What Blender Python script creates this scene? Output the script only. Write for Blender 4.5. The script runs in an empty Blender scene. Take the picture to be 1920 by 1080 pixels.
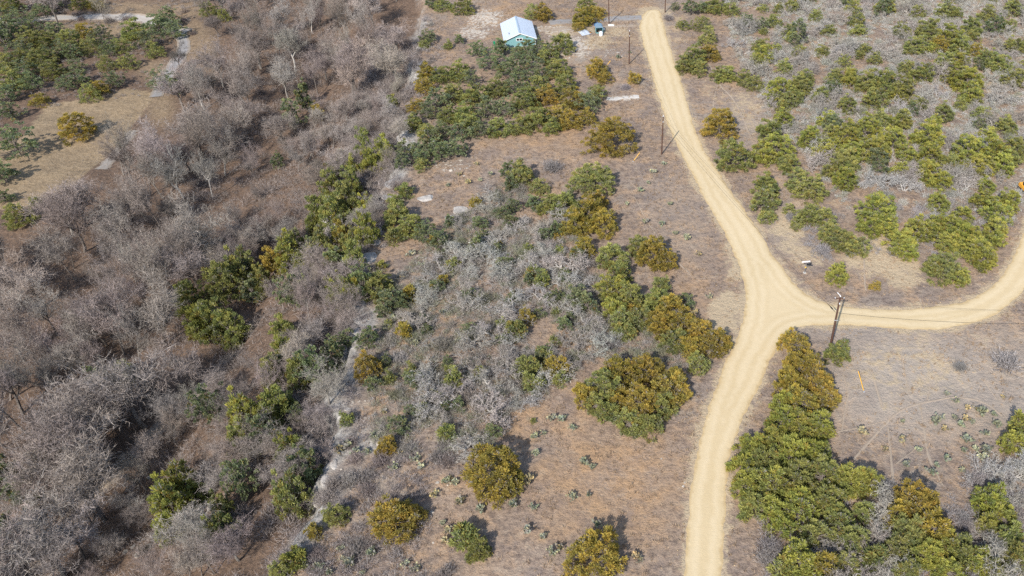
import bpy, math, random
import numpy as np
from mathutils import Vector, geometry
R = math.radians
sc = bpy.context.scene
C = sc.collection
# ------------------------------------------------------------------ camera, sky, sun, exposure
PW, PH, F, PX, PY, CAMZ, TH = 1920, 1080, 1600.0, 1170.0, 540.0, 100.0, R(38.9)
SHADOW_AZ, SUN_EL = R(21.5), R(38.9)
cd = bpy.data.cameras.new('camera'); cam = bpy.data.objects.new('camera', cd); C.objects.link(cam)
cam.location = (0, 0, CAMZ); cam.rotation_euler = (math.pi/2 - TH, 0, 0)
cd.sensor_width = 36; cd.lens = 36*F/PW; cd.shift_x = -(PX - PW/2)/PW; cd.clip_start = 1; cd.clip_end = 9000
sc.camera = cam
w = bpy.data.worlds.new('World'); sc.world = w; w.use_nodes = True
nt = w.node_tree; bg = nt.nodes['Background']
sky = nt.nodes.new('ShaderNodeTexSky'); sky.sky_type = 'NISHITA'; sky.sun_disc = False
sky.sun_elevation = SUN_EL; sky.sun_rotation = math.pi + SHADOW_AZ
nt.links.new(sky.outputs[0], bg.inputs[0]); bg.inputs[1].default_value = 0.15
sd = bpy.data.lights.new('sun', 'SUN'); sd.energy = 3.8; sd.angle = R(0.55); sd.color = (1, 0.955, 0.895)
sun = bpy.data.objects.new('sun', sd); C.objects.link(sun); sun.location = (-60, -120, 150)
sun.rotation_euler = Vector((math.sin(SHADOW_AZ)*math.cos(SUN_EL), math.cos(SHADOW_AZ)*math.cos(SUN_EL), -math.sin(SUN_EL))).to_track_quat('-Z', 'Y').to_euler()
vs = sc.view_settings; vs.view_transform = 'Standard'; vs.look = 'None'; vs.gamma = 1; vs.exposure = 0.5; vs.use_curve_mapping = False
sc.cycles.max_bounces = 5; sc.cycles.diffuse_bounces = 3; sc.cycles.transparent_max_bounces = 4
sc.cycles.use_denoising = False

# ------------------------------------------------------------------ small maths
rng = np.random.default_rng(7); rnd = random.Random(7)
def hash2(i, j, s):
    n = (i.astype(np.int64)*374761393 + j.astype(np.int64)*668265263 + s*974634777) & 0x7fffffff
    n = ((n ^ (n >> 13))*1274126177) & 0x7fffffff
    return ((n ^ (n >> 16)) & 0xffff)/65535.0
def vnoise(x, y, s=0):
    x = np.asarray(x, float); y = np.asarray(y, float)
    i, j = np.floor(x), np.floor(y); u, v = x-i, y-j
    u = u*u*(3-2*u); v = v*v*(3-2*v)
    return (hash2(i, j, s)*(1-u)+hash2(i+1, j, s)*u)*(1-v)+(hash2(i, j+1, s)*(1-u)+hash2(i+1, j+1, s)*u)*v
def fbm(x, y, s=0, o=4):
    t = 0; a = .5; n = 0
    for k in range(o):
        t = t+a*vnoise(x*2**k, y*2**k, s+k); n += a; a *= .5
    return t/n
def sstep(a, b, x):
    t = np.clip((x-a)/(b-a), 0, 1); return t*t*(3-2*t)
ST, CT = math.sin(TH), math.cos(TH)
def ray(px, py):
    a, b = (px-PX)/F, (py-PY)/F            # right, down
    return np.array([a, CT-b*ST, -ST-b*CT])
def plane(px, py, z=0.0):
    d = ray(px, py); t = (z-CAMZ)/d[2]; return np.array([d[0]*t, d[1]*t, z])
def proj(x, y, z):
    z = z-CAMZ; dz = y*CT-z*ST; dy = -y*ST-z*CT
    return PX+F*x/dz, PY+F*dy/dz, dz
def polydist(x, y, P, closed=False):
    """unsigned distance and side (+1 = left of travel) of the nearest segment"""
    best = np.full(np.shape(x), 1e9); side = np.zeros(np.shape(x))
    Q = list(P)+([P[0]] if closed else [])
    for (ax, ay), (bx, by) in zip(Q[:-1], Q[1:]):
        dx, dy = bx-ax, by-ay; L = dx*dx+dy*dy+1e-9
        t = np.clip(((x-ax)*dx+(y-ay)*dy)/L, 0, 1)
        d = np.hypot(x-ax-t*dx, y-ay-t*dy); cr = dx*(y-ay)-dy*(x-ax)
        m = d < best; best = np.where(m, d, best); side = np.where(m, np.sign(cr), side)
    return best, side
def inpoly(x, y, P):
    x = np.asarray(x, float); y = np.asarray(y, float); r = np.zeros(x.shape, bool)
    for (ax, ay), (bx, by) in zip(P, P[1:]+P[:1]):
        c = ((ay > y) != (by > y)) & (x < (bx-ax)*(y-ay)/(by-ay+1e-12)+ax); r ^= c
    return r
def g2(L, z=0): return [tuple(plane(a, b, z)[:2]) for a, b in L]

# ------------------------------------------------------------------ terrain shape
LEDGE = [(805, -40), (795, 30), (785, 85), (774, 125), (768, 165), (763, 205), (752, 255), (737, 325), (722, 370), (704, 418), (693, 452), (684, 490), (677, 530), (668, 562), (671, 590), (664, 628), (652, 690), (612, 752), (622, 800), (630, 845), (601, 905), (578, 970), (540, 1030), (505, 1085), (470, 1150)]
CLIFF = g2(LEDGE)
CLIFF = [(CLIFF[0][0]-160, CLIFF[0][1]+900)]+CLIFF+[(CLIFF[-1][0]-60, CLIFF[-1][1]-120)]
RAVINE = g2([(640, 330), (520, 495), (450, 640), (340, 765), (220, 900), (70, 1060), (-40, 1180)], -12)
ROAD_W = [(1276, 1150), (1282, 1080), (1286, 1000), (1292, 940), (1296, 900), (1305, 850), (1318, 800), (1332, 750), (1350, 700), (1372, 650), (1386, 620), (1393, 590), (1396, 560), (1393, 530), (1385, 500), (1370, 465), (1350, 425), (1330, 390), (1310, 355), (1291, 315), (1272, 280), (1256, 248), (1245, 215), (1236, 190), (1225, 150), (1213, 110), (1203, 75), (1198, 48), (1203, 28), (1216, 18)]
ROAD_E = [(1236, 17), (1241, 30), (1246, 48), (1253, 75), (1262, 105), (1274, 140), (1283, 170), (1293, 205), (1303, 240), (1316, 270), (1331, 300), (1351, 327), (1375, 362), (1397, 392), (1420, 427), (1445, 470), (1470, 505), (1495, 535), (1520, 555), (1550, 568), (1600, 577), (1660, 580), (1720, 578), (1780, 571), (1830, 556), (1870, 528), (1895, 492), (1911, 455), (1922, 425), (1945, 330), (1960, 280)]
ROAD_S = [(2035, 280), (2010, 400), (1960, 500), (1925, 540), (1900, 566), (1868, 592), (1820, 609), (1760, 618), (1700, 618), (1620, 613), (1560, 610), (1505, 611), (1478, 622), (1462, 645), (1445, 680), (1430, 715), (1410, 755), (1392, 790), (1377, 830), (1367, 880), (1362, 940), (1360, 1000), (1356, 1080), (1352, 1150)]
ROAD = g2(ROAD_W+ROAD_E+ROAD_S)
def height_raw(x, y):
    x = np.asarray(x, float); y = np.asarray(y, float)
    d, s = polydist(x, y, CLIFF); sd_ = d*np.where(s < 0, 1, -1)      # travel runs towards the camera: valley on its right
    sd_ = sd_+(fbm(x*.12, y*.12, 3)-.5)*6.5
    ch = 2.6+2.0*fbm(x*.03, y*.03, 11)
    z = -ch*sstep(0, 1.8, sd_)-8.5*sstep(1.5, 42, sd_)+4.5*sstep(120, 190, sd_)
    dr, _ = polydist(x, y, RAVINE); z = z-2.2*np.exp(-(dr/4.5)**2)*sstep(3, 12, sd_)
    und = (fbm(x*.035, y*.035, 21)-.5)*2.2+(fbm(x*.3, y*.3, 31, 3)-.5)*.35
    do, _ = polydist(x, y, ROAD, True); inside = inpoly(x, y, ROAD)
    k = np.where(inside, 0, sstep(1.0, 14, do)); k = k*sstep(-1, 10, np.abs(sd_))
    return z+und*k-.05*np.where(inside, sstep(.0, .6, do), 0)
def axis(a, b, step, far):
    core = np.arange(a, b+.01, step); o = []; d = step
    t = 0
    while t < far: d *= 1.35; t += d; o.append(t)
    o = np.array(o); return np.concatenate([(a-o)[::-1], core, b+o])
xs, ys = axis(-270, 190, 1.0, 2500), axis(40, 345, 1.0, 2500)
GX, GY = np.meshgrid(xs, ys); gx, gy = GX.ravel(), GY.ravel(); gz = height_raw(gx, gy); GZ = gz.reshape(GX.shape)
def height(x, y):
    # height of the ground sheet (bilinear in its own grid)
    x = np.asarray(x, float); y = np.asarray(y, float)
    i = np.clip(np.searchsorted(xs, x)-1, 0, len(xs)-2); j = np.clip(np.searchsorted(ys, y)-1, 0, len(ys)-2)
    u = np.clip((x-xs[i])/(xs[i+1]-xs[i]), 0, 1); v = np.clip((y-ys[j])/(ys[j+1]-ys[j]), 0, 1)
    return (GZ[j, i]*(1-u)+GZ[j, i+1]*u)*(1-v)+(GZ[j+1, i]*(1-u)+GZ[j+1, i+1]*u)*v
def hz(x, y): return float(height(x, y))
def at(px, py, up=0.0):
    """ground point under a pixel (optionally: the foot of a point that floats `up` metres above the ground)"""
    z = 0.0
    for k in range(14):
        p = plane(px, py, z+up); z = z*.35+hz(p[0], p[1])*.65
    return np.array([p[0], p[1], hz(p[0], p[1])])

# ------------------------------------------------------------------ materials
def mat(name, rough=.9, spec=.1):
    m = bpy.data.materials.new(name); m.use_nodes = True; n = m.node_tree
    b = n.nodes['Principled BSDF']; b.inputs['Roughness'].default_value = rough; b.inputs['Specular IOR Level'].default_value = spec
    return m, n, b
def N(n, t, **k):
    o = n.nodes.new(t)
    for a, v in k.items(): setattr(o, a, v)
    return o
def noise(n, scale, detail=4, rough=.55, vec=None):
    o = N(n, 'ShaderNodeTexNoise'); o.inputs['Scale'].default_value = scale; o.inputs['Detail'].default_value = detail; o.inputs['Roughness'].default_value = rough
    if vec is not None: n.links.new(vec, o.inputs['Vector'])
    return o.outputs['Fac']
def ramp(n, fac, stops):
    o = N(n, 'ShaderNodeValToRGB'); e = o.color_ramp.elements
    while len(e) < len(stops): e.new(.5)
    for q, (p, c) in zip(e, stops):
        q.position = p; q.color = (c[0], c[1], c[2], 1) if not isinstance(c, (int, float)) else (c, c, c, 1)
    n.links.new(fac, o.inputs[0]); return o.outputs[0]
def mix(n, fac, a, b, mode='MIX'):
    o = N(n, 'ShaderNodeMix', data_type='RGBA', blend_type=mode)
    for i, v in ((0, fac), (6, a), (7, b)):
        if hasattr(v, 'is_linked'): n.links.new(v, o.inputs[i])
        elif isinstance(v, (int, float)): o.inputs[i].default_value = v
        else: o.inputs[i].default_value = (v[0], v[1], v[2], 1)
    return o.outputs[2]
def mth(n, op, a, b=0.0, clamp=False):
    o = N(n, 'ShaderNodeMath', operation=op, use_clamp=clamp)
    for i, v in enumerate((a, b)):
        if hasattr(v, 'is_linked'): n.links.new(v, o.inputs[i])
        else: o.inputs[i].default_value = v
    return o.outputs[0]
def attr(n, name, out='Fac'):
    o = N(n, 'ShaderNodeAttribute'); o.attribute_name = name; return o.outputs[out]
def bump(n, b, h, strength=.5, dist=.1):
    o = N(n, 'ShaderNodeBump'); o.inputs['Strength'].default_value = strength; o.inputs['Distance'].default_value = dist
    n.links.new(h, o.inputs['Height']); n.links.new(o.outputs[0], b.inputs['Normal'])
def geopos(n): return N(n, 'ShaderNodeNewGeometry').outputs['Position']

def ground_material():
    m, n, b = mat('dry_ground', .95, .05); p = geopos(n); L = n.links
    big = noise(n, .03, 5, .55, p); mid = noise(n, .22, 6, .62, p); fine = noise(n, .95, 6, .68, p); vf = noise(n, 3.2, 4, .7, p)
    c = ramp(n, big, [(.34, (.25, .193, .155)), (.45, (.325, .236, .168)), (.54, (.29, .225, .178)), (.66, (.335, .278, .22))])
    c = mix(n, ramp(n, mid, [(.46, 0), (.6, .85)]), c, (.40, .27, .168))
    c = mix(n, ramp(n, noise(n, .13, 6, .65, p), [(.5, 0), (.62, .75)]), c, (.225, .178, .152))
    c = mix(n, ramp(n, fine, [(.47, 0), (.62, .8)]), c, (.150, .113, .092))
    c = mix(n, ramp(n, noise(n, .55, 5, .7, p), [(.54, 0), (.68, .6)]), c, (.43, .34, .25))
    c = mix(n, ramp(n, vf, [(.52, 0), (.7, .5)]), c, (.40, .325, .245))
    # leaf litter of the valley floor
    lit = mix(n, ramp(n, fine, [(.35, 0), (.65, 1)]), (.10, .072, .056), (.22, .15, .105))
    lit = mix(n, ramp(n, vf, [(.5, 0), (.72, .8)]), lit, (.25, .165, .105))
    c = mix(n, mth(n, 'MULTIPLY', attr(n, 'litter'), 1.0, True), c, lit)
    # tan far-left field
    fc = mix(n, ramp(n, fine, [(.35, 0), (.65, 1)]), (.26, .19, .115), (.37, .28, .18))
    c = mix(n, attr(n, 'field'), c, mix(n, ramp(n, mid, [(.45, 0), (.7, .6)]), fc, (.2, .15, .10)))
    c = mix(n, mth(n, 'MULTIPLY', attr(n, 'pale'), ramp(n, mth(n, 'ADD', mth(n, 'MULTIPLY', mid, .6), mth(n, 'MULTIPLY', fine, .4)), [(.3, .25), (.6, .85)])), c, (.42, .365, .30))
    c = mix(n, mth(n, 'MULTIPLY', attr(n, 'rusty'), ramp(n, mth(n, 'ADD', mth(n, 'MULTIPLY', mid, .5), mth(n, 'MULTIPLY', vf, .5)), [(.38, .1), (.62, .85)])), c, (.44, .275, .145))
    # bare caliche soil breaking through the grass
    k = mth(n, 'ADD', attr(n, 'bare'), mth(n, 'MULTIPLY', mth(n, 'SUBTRACT', mth(n, 'ADD', mth(n, 'MULTIPLY', mid, .6), mth(n, 'MULTIPLY', fine, .5)), .55), 2.6))
    k = mth(n, 'MULTIPLY', ramp(n, k, [(.42, 0), (.72, 1)]), ramp(n, attr(n, 'bare'), [(.02, 0), (.2, 1)]))
    c = mix(n, k, c, mix(n, ramp(n, vf, [(.35, 0), (.7, 1)]), (.40, .305, .195), (.52, .42, .285)))
    kw = mth(n, 'MULTIPLY', ramp(n, mth(n, 'ADD', attr(n, 'stony'), mth(n, 'MULTIPLY', mth(n, 'SUBTRACT', fine, .5), 2.2)), [(.45, 0), (.62, 1)]), ramp(n, attr(n, 'stony'), [(.02, 0), (.2, 1)]))
    c = mix(n, kw, c, mix(n, vf, (.42, .36, .29), (.62, .55, .46)))
    # limestone cliff
    rk = ramp(n, noise(n, .9, 6, .65, p), [(.34, (.17, .155, .135)), (.5, (.34, .32, .29)), (.66, (.52, .49, .44))])
    c = mix(n, attr(n, 'rock'), c, rk)
    L.new(c, b.inputs['Base Color'])
    bump(n, b, mth(n, 'ADD', fine, mth(n, 'MULTIPLY', vf, .4)), .8, .5)
    return m
def caliche_material(name, base=((.51, .395, .225), (.60, .475, .29)), edge=(.45, .325, .165), fade=False):
    m, n, b = mat(name, .95, .05); p = geopos(n)
    a, f_, v = noise(n, .10, 4, .5, p), noise(n, .8, 5, .6, p), noise(n, 4.5, 4, .65, p)
    c = mix(n, ramp(n, a, [(.2, .2), (.8, .9)]), base[0], base[1])
    e = attr(n, 'edge')
    c = mix(n, mth(n, 'MULTIPLY', ramp(n, attr(n, 'track'), [(.15, 0), (.85, 1)]), .45), c, (base[1][0]*1.12, base[1][1]*1.17, base[1][2]*1.28))
    c = mix(n, mth(n, 'MULTIPLY', ramp(n, mth(n, 'ADD', e, mth(n, 'MULTIPLY', mth(n, 'SUBTRACT', f_, .5), .9)), [(.35, 0), (.8, 1)]), .8), c, edge)
    c = mix(n, ramp(n, v, [(.55, 0), (.8, .22)]), c, tuple(q*.62 for q in base[0]))
    c = mix(n, ramp(n, f_, [(.28, .12), (.48, 0)]), c, tuple(q*1.12 for q in base[1]))
    n.links.new(c, b.inputs['Base Color']); bump(n, b, mth(n, 'ADD', v, f_), .35, .1)
    if fade:   # worn only in places: the grass shows through towards the rim
        k = mth(n, 'SUBTRACT', mth(n, 'ADD', mth(n, 'MULTIPLY', noise(n, 1.3, 5, .7, p), 2.2), mth(n, 'MULTIPLY', noise(n, .22, 3, .5, p), 1.2)), mth(n, 'MULTIPLY', e, 1.0))
        n.links.new(ramp(n, k, [(.62, 0), (1.0, .8)]), b.inputs['Alpha'])
    return m
def foliage_material(name, stored=False):
    m, n, b = mat(name, .75, .15); oi = N(n, 'ShaderNodeObjectInfo'); leaf = attr(n, 'leafcol', 'Color') if stored else oi.outputs['Color']
    t = attr(n, 'tint', 'Color'); s = N(n, 'ShaderNodeSeparateColor'); n.links.new(t, s.inputs[0])
    c = mix(n, ramp(n, s.outputs[0], [(.15, 0), (.95, 1)]), mix(n, 1.0, leaf, (.66, .76, .80), 'MULTIPLY'), mix(n, 1.0, leaf, (1.4, 1.32, 1.05), 'MULTIPLY'))
    c = mix(n, ramp(n, s.outputs[1], [(.82, 0), (.9, .75)]), c, (.30, .175, .045))      # rusty pollen cones
    c = mix(n, ramp(n, s.outputs[2], [(.76, 0), (.86, .85)]), c, (.31, .29, .265))     # dead grey sprays
    n.links.new(c, b.inputs['Base Color'])
    tr = N(n, 'ShaderNodeBsdfTranslucent'); n.links.new(c, tr.inputs[0])
    ms = N(n, 'ShaderNodeMixShader'); ms.inputs[0].default_value = .4
    n.links.new(b.outputs[0], ms.inputs[1]); n.links.new(tr.outputs[0], ms.inputs[2])
    n.links.new(ms.outputs[0], n.nodes['Material Output'].inputs[0]); return m
def wood_material(name):
    m, n, b = mat(name, .9, .1); oi = N(n, 'ShaderNodeObjectInfo'); p = geopos(n)
    t = attr(n, 'tint', 'Color'); s = N(n, 'ShaderNodeSeparateColor'); n.links.new(t, s.inputs[0])
    c = mix(n, s.outputs[0], mix(n, 1.0, oi.outputs['Color'], (.55, .52, .5), 'MULTIPLY'), mix(n, 1.0, oi.outputs['Color'], (1.4, 1.38, 1.35), 'MULTIPLY'))
    c = mix(n, ramp(n, noise(n, 2.5, 4, .7, p), [(.45, 0), (.7, .5)]), c, (.10, .085, .07))
    n.links.new(c, b.inputs['Base Color']); return m
def rock_material():
    m, n, b = mat('limestone', .9, .15); p = geopos(n); oi = N(n, 'ShaderNodeObjectInfo')
    k = noise(n, .8, 7, .65, p); v = noise(n, 7, 5, .7, p)
    c = ramp(n, k, [(.28, (.17, .155, .14)), (.46, (.30, .28, .255)), (.62, (.37, .345, .315)), (.8, (.50, .46, .40))])
    c = mix(n, ramp(n, v, [(.5, 0), (.75, .6)]), c, (.13, .12, .108))
    c = mix(n, 1.0, c, oi.outputs['Color'], 'MULTIPLY')
    n.links.new(c, b.inputs['Base Color']); bump(n, b, mth(n, 'ADD', k, mth(n, 'MULTIPLY', v, .4)), .8, .25); return m
def plain(name, col, rough=.6, spec=.3, var=.25, metal=0.0, scale=3.0):
    m, n, b = mat(name, rough, spec); p = geopos(n); b.inputs['Metallic'].default_value = metal
    c = mix(n, ramp(n, noise(n, scale, 5, .6, p), [(.3, var), (.6, 0)]), col, tuple(v*.55 for v in col))
    n.links.new(c, b.inputs['Base Color']); return m
M = dict(ground=ground_material(), road=caliche_material('caliche_road'), foliage=foliage_material('foliage'), wood=wood_material('bark'), rock=rock_material(),
         gravel=caliche_material('pale_gravel', ((.36, .32, .27), (.44, .40, .345)), (.38, .29, .2)),
         asphalt=caliche_material('worn_paving', ((.245, .23, .215), (.31, .295, .28)), (.29, .235, .175)),
         trail=caliche_material('trodden_soil', ((.38, .30, .22), (.46, .37, .275)), (.34, .265, .2), True))

# ------------------------------------------------------------------ mesh helpers
def mesh(name, v, f, m=None, tint=None, smooth=False):
    me = bpy.data.meshes.new(name)
    v = np.asarray(v, np.float32).reshape(-1, 3)
    if isinstance(f, np.ndarray):
        k = f.shape[1]; me.vertices.add(len(v)); me.vertices.foreach_set('co', v.ravel())
        me.loops.add(f.size); me.loops.foreach_set('vertex_index', f.ravel().astype(np.int32))
        me.polygons.add(len(f)); me.polygons.foreach_set('loop_start', np.arange(0, f.size, k, dtype=np.int32))
        me.update(calc_edges=True)
    else:
        me.from_pydata(v.tolist(), [], f); me.update()
    if tint is not None:
        a = me.attributes.new('tint', 'FLOAT_COLOR', 'POINT'); t = np.ones((len(v), 4), np.float32); t[:, :tint.shape[1]] = tint; a.data.foreach_set('color', t.ravel())
    if m: me.materials.append(m)
    if smooth: me.polygons.foreach_set('use_smooth', [True]*len(me.polygons))
    return me
def fattr(me, name, vals):
    a = me.attributes.new(name, 'FLOAT', 'POINT'); a.data.foreach_set('value', np.asarray(vals, np.float32))
def link(name, me, parent=None, loc=None):
    o = bpy.data.objects.new(name, me); C.objects.link(o)
    if parent: o.parent = parent
    if loc is not None: o.location = loc
    return o
def tag(o, label=None, cat=None, group=None, kind=None):
    for k, v in (('label', label), ('category', cat), ('group', group), ('kind', kind)):
        if v: o[k] = v
    return o
class MB:
    """collects simple shapes into one mesh"""
    def __init__(s): s.v = []; s.f = []
    def add(s, v, f):
        k = len(s.v); s.v += [tuple(map(float, p)) for p in v]; s.f += [tuple(i+k for i in q) for q in f]; return s
    def box(s, x0, y0, z0, x1, y1, z1):
        return s.add([(x0, y0, z0), (x1, y0, z0), (x1, y1, z0), (x0, y1, z0), (x0, y0, z1), (x1, y0, z1), (x1, y1, z1), (x0, y1, z1)],
                     [(3, 2, 1, 0), (4, 5, 6, 7), (0, 1, 5, 4), (1, 2, 6, 5), (2, 3, 7, 6), (3, 0, 4, 7)])
    def tube(s, P, rad, n=6, cap=True):
        P = [Vector(p) for p in P]; rad = rad if hasattr(rad, '__len__') else [rad]*len(P); k = len(s.v); rings = []
        for i, p in enumerate(P):
            d = (P[min(i+1, len(P)-1)]-P[max(i-1, 0)]).normalized(); a = d.orthogonal().normalized() if i == 0 else (a-d*a.dot(d)).normalized(); b = d.cross(a)
            for j in range(n):
                t = 2*math.pi*j/n; s.v.append(tuple(p+(a*math.cos(t)+b*math.sin(t))*rad[i]))
        for i in range(len(P)-1):
            for j in range(n):
                q = k+i*n; s.f.append((q+j, q+(j+1) % n, q+n+(j+1) % n, q+n+j))
        if cap: s.f.append(tuple(range(k+n-1, k-1, -1))); s.f.append(tuple(range(k+(len(P)-1)*n, k+len(P)*n)))
        return s
    def prism(s, outline, y0, y1):
        n = len(outline); return s.add([(x, y0, z) for x, z in outline]+[(x, y1, z) for x, z in outline],
            [tuple(range(n)), tuple(range(2*n-1, n-1, -1))]+[((i+1) % n, i, n+i, n+(i+1) % n) for i in range(n)])
    def build(s, name, m, parent=None, loc=None, smooth=False):
        return link(name, mesh(name, s.v, s.f, m, smooth=smooth), parent, loc)
def empty(name, loc, rz=0, label=None, cat=None, group=None):
    o = bpy.data.objects.new(name, None); C.objects.link(o); o.location = loc; o.rotation_euler = (0, 0, rz); o.empty_display_size = .5
    return tag(o, label, cat, group)

# ------------------------------------------------------------------ ground sheet
nx, ny = len(xs), len(ys); ii = np.arange(nx*ny).reshape(ny, nx)
quads = np.stack([ii[:-1, :-1].ravel(), ii[:-1, 1:].ravel(), ii[1:, 1:].ravel(), ii[1:, :-1].ravel()], 1)
gme = mesh('ground', np.stack([gx, gy, gz], 1), quads, M['ground'], smooth=True)
cd_, cs_ = polydist(gx, gy, CLIFF); gs = cd_*np.where(cs_ < 0, 1, -1)
fattr(gme, 'litter', sstep(-.5, 3, gs+(fbm(gx*.12, gy*.12, 3)-.5)*6.5)*(1-.55*sstep(150, 185, gs)))
ge = gs+(fbm(gx*.12, gy*.12, 3)-.5)*6.5; ln_ = fbm(gx*.07, gy*.07, 41)
fattr(gme, 'rock', sstep(-4.5, -1.0, ge+(ln_-.6)*16)*(1-sstep(1.8, 3.4, ge)))
gpx, gpy, gdz = proj(gx, gy, gz)
def blob(L, soft=.9):
    t = np.zeros(len(gx))
    for (x, y, a, b, s) in L:
        d = np.hypot((gpx-x)/a, (gpy-y)/b); d = np.where(gdz > 1, d, 9); t = np.maximum(t, s*(1-sstep(.35, 1+soft*.4, d)))
    return t
bare = blob([(1650, 480, 85, 50, .95), (1690, 515, 60, 32, .8), (1480, 435, 45, 70, .7), (1520, 480, 60, 40, .6), (1400, 200, 60, 40, .55), (1430, 230, 60, 40, .5), (1340, 160, 40, 40, .45), (1360, 590, 38, 55, .9), (1372, 500, 22, 40, .6),
             (1700, 690, 170, 70, .5), (1225, 28, 45, 18, .9), (1650, 620, 160, 20, .4), (1740, 760, 120, 60, .3), (1440, 190, 60, 60, .35), (1790, 640, 120, 30, .35), (1840, 180, 40, 70, .55), (1870, 300, 60, 60, .5), (1560, 400, 50, 40, .35), (1270, 270, 30, 20, .4), (1180, 75, 60, 25, .35), (1120, 80, 50, 18, .7), (1060, 60, 60, 18, .6), (1140, 60, 70, 16, .7),
             (1320, 880, 18, 90, .5), (1345, 770, 16, 60, .5), (1100, 640, 60, 50, .35), (1660, 600, 200, 14, .35), (1270, 70, 30, 60, .45), (1000, 780, 60, 30, .25), (1300, 640, 40, 30, .3), (1230, 60, 30, 30, .5), (830, 600, 40, 60, .3), (940, 700, 60, 40, .2)])
rd_, _ = polydist(gx, gy, ROAD, True); bare = np.maximum(bare, .85*np.exp(-rd_/1.5)*(rd_ < 8))
fattr(gme, 'bare', bare)
fattr(gme, 'pale', blob([(1720, 720, 230, 120, .9), (1860, 720, 160, 120, .8), (1650, 620, 170, 25, .7), (1480, 400, 60, 80, .4), (1400, 230, 60, 60, .4), (1270, 420, 70, 90, .25)]))
fattr(gme, 'stony', blob([(910, 35, 50, 25, .6), (890, 60, 40, 18, .6), (1075, 90, 50, 30, .6), (1150, 100, 40, 18, .35), (1170, 184, 34, 5, .9), (745, 265, 26, 40, .5), (800, 245, 30, 40, .3), (840, 310, 60, 20, .4), (640, 760, 60, 18, .5), (700, 800, 30, 50, .35), (420, 985, 40, 22, .5), (1040, 55, 60, 10, .6), (400, 955, 60, 40, .4)]))
field = sstep(0, 1, (inpoly(gpx, gpy, [(-300, 430), (60, 385), (140, 345), (205, 290), (265, 215), (292, 175), (240, 165), (170, 185), (90, 195), (40, 260), (-300, 330)]) & (gdz > 1)).astype(float))
field = np.maximum(field, blob([(240, 55, 120, 30, .8), (120, 60, 60, 20, .8), (370, 80, 40, 60, .6), (300, 200, 30, 40, .7), (290, 130, 40, 20, .6), (250, 15, 130, 14, .6), (350, 20, 60, 20, .6)]))
fattr(gme, 'field', field)
fattr(gme, 'rusty', blob([(1150, 900, 170, 120, .9), (1010, 265, 130, 28, .7), (1000, 790, 130, 45, .6), (1090, 650, 70, 45, .6), (960, 20, 80, 25, .5), (1190, 15, 60, 20, .6), (820, 640, 60, 60, .5), (1280, 560, 50, 70, .35)]))
tag(link('ground', gme), kind='structure')

# ------------------------------------------------------------------ roads and paths
def densify(P, step, jit, seed, closed=True):
    out = []; Q = P+[P[0]] if closed else P
    for (ax, ay), (bx, by) in zip(Q[:-1], Q[1:]):
        k = max(1, int(math.hypot(bx-ax, by-ay)/step))
        for i in range(k): t = i/k; out.append((ax+(bx-ax)*t, ay+(by-ay)*t))
    if not closed: out.append(P[-1])
    a = np.array(out); n = np.stack([fbm(a[:, 0]*.25, a[:, 1]*.25, seed)-.5+.6*(vnoise(a[:, 0]*1.9, a[:, 1]*1.9, seed+9)-.5), fbm(a[:, 0]*.25, a[:, 1]*.25, seed+5)-.5+.6*(vnoise(a[:, 0]*1.9, a[:, 1]*1.9, seed+19)-.5)], 1)
    return a+n*jit
def smooth_line(P, it=2):
    for k in range(it):
        q = [P[0]]
        for a, b in zip(P[:-1], P[1:]): q += [(a[0]*.75+b[0]*.25, a[1]*.75+b[1]*.25), (a[0]*.25+b[0]*.75, a[1]*.25+b[1]*.75)]
        P = q+[P[-1]]
    return P
def sheet(name, outline, m, step=.45, jit=.9, seed=1, lift=.02, grid=1.4, follow=False):
    o = densify(outline, step, jit, seed); n = len(o)
    xs_, ys_ = np.meshgrid(np.arange(o[:, 0].min(), o[:, 0].max(), grid), np.arange(o[:, 1].min(), o[:, 1].max(), grid))
    p = np.stack([xs_.ravel(), ys_.ravel()], 1); p += rng.uniform(-.3, .3, p.shape)*grid
    pl = [tuple(q) for q in o]; d, _ = polydist(p[:, 0], p[:, 1], pl, True)
    p = p[inpoly(p[:, 0], p[:, 1], pl) & (d > .35)]
    co = [Vector(q) for q in np.concatenate([o, p])]
    res = geometry.delaunay_2d_cdt(co, [], [list(range(n))], 1, 1e-5)
    v = np.array([(q.x, q.y) for q in res[0]]); d, _ = polydist(v[:, 0], v[:, 1], pl, True)
    z = height(v[:, 0], v[:, 1]) if follow else np.zeros(len(v))
    z = z+lift*(1 if follow else 1)-np.where(d < .05, .05, 0)
    me = mesh(name, np.column_stack([v, z]), [tuple(f) for f in res[2]], m)
    fattr(me, 'edge', 1-sstep(0, 1.1, d)); fattr(me, 'track', .5+.5*np.cos((d-1.5)*2*math.pi/1.75)*np.exp(-((d-2.3)/2.2)**2))
    return tag(link(name, me), kind='structure')
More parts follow.
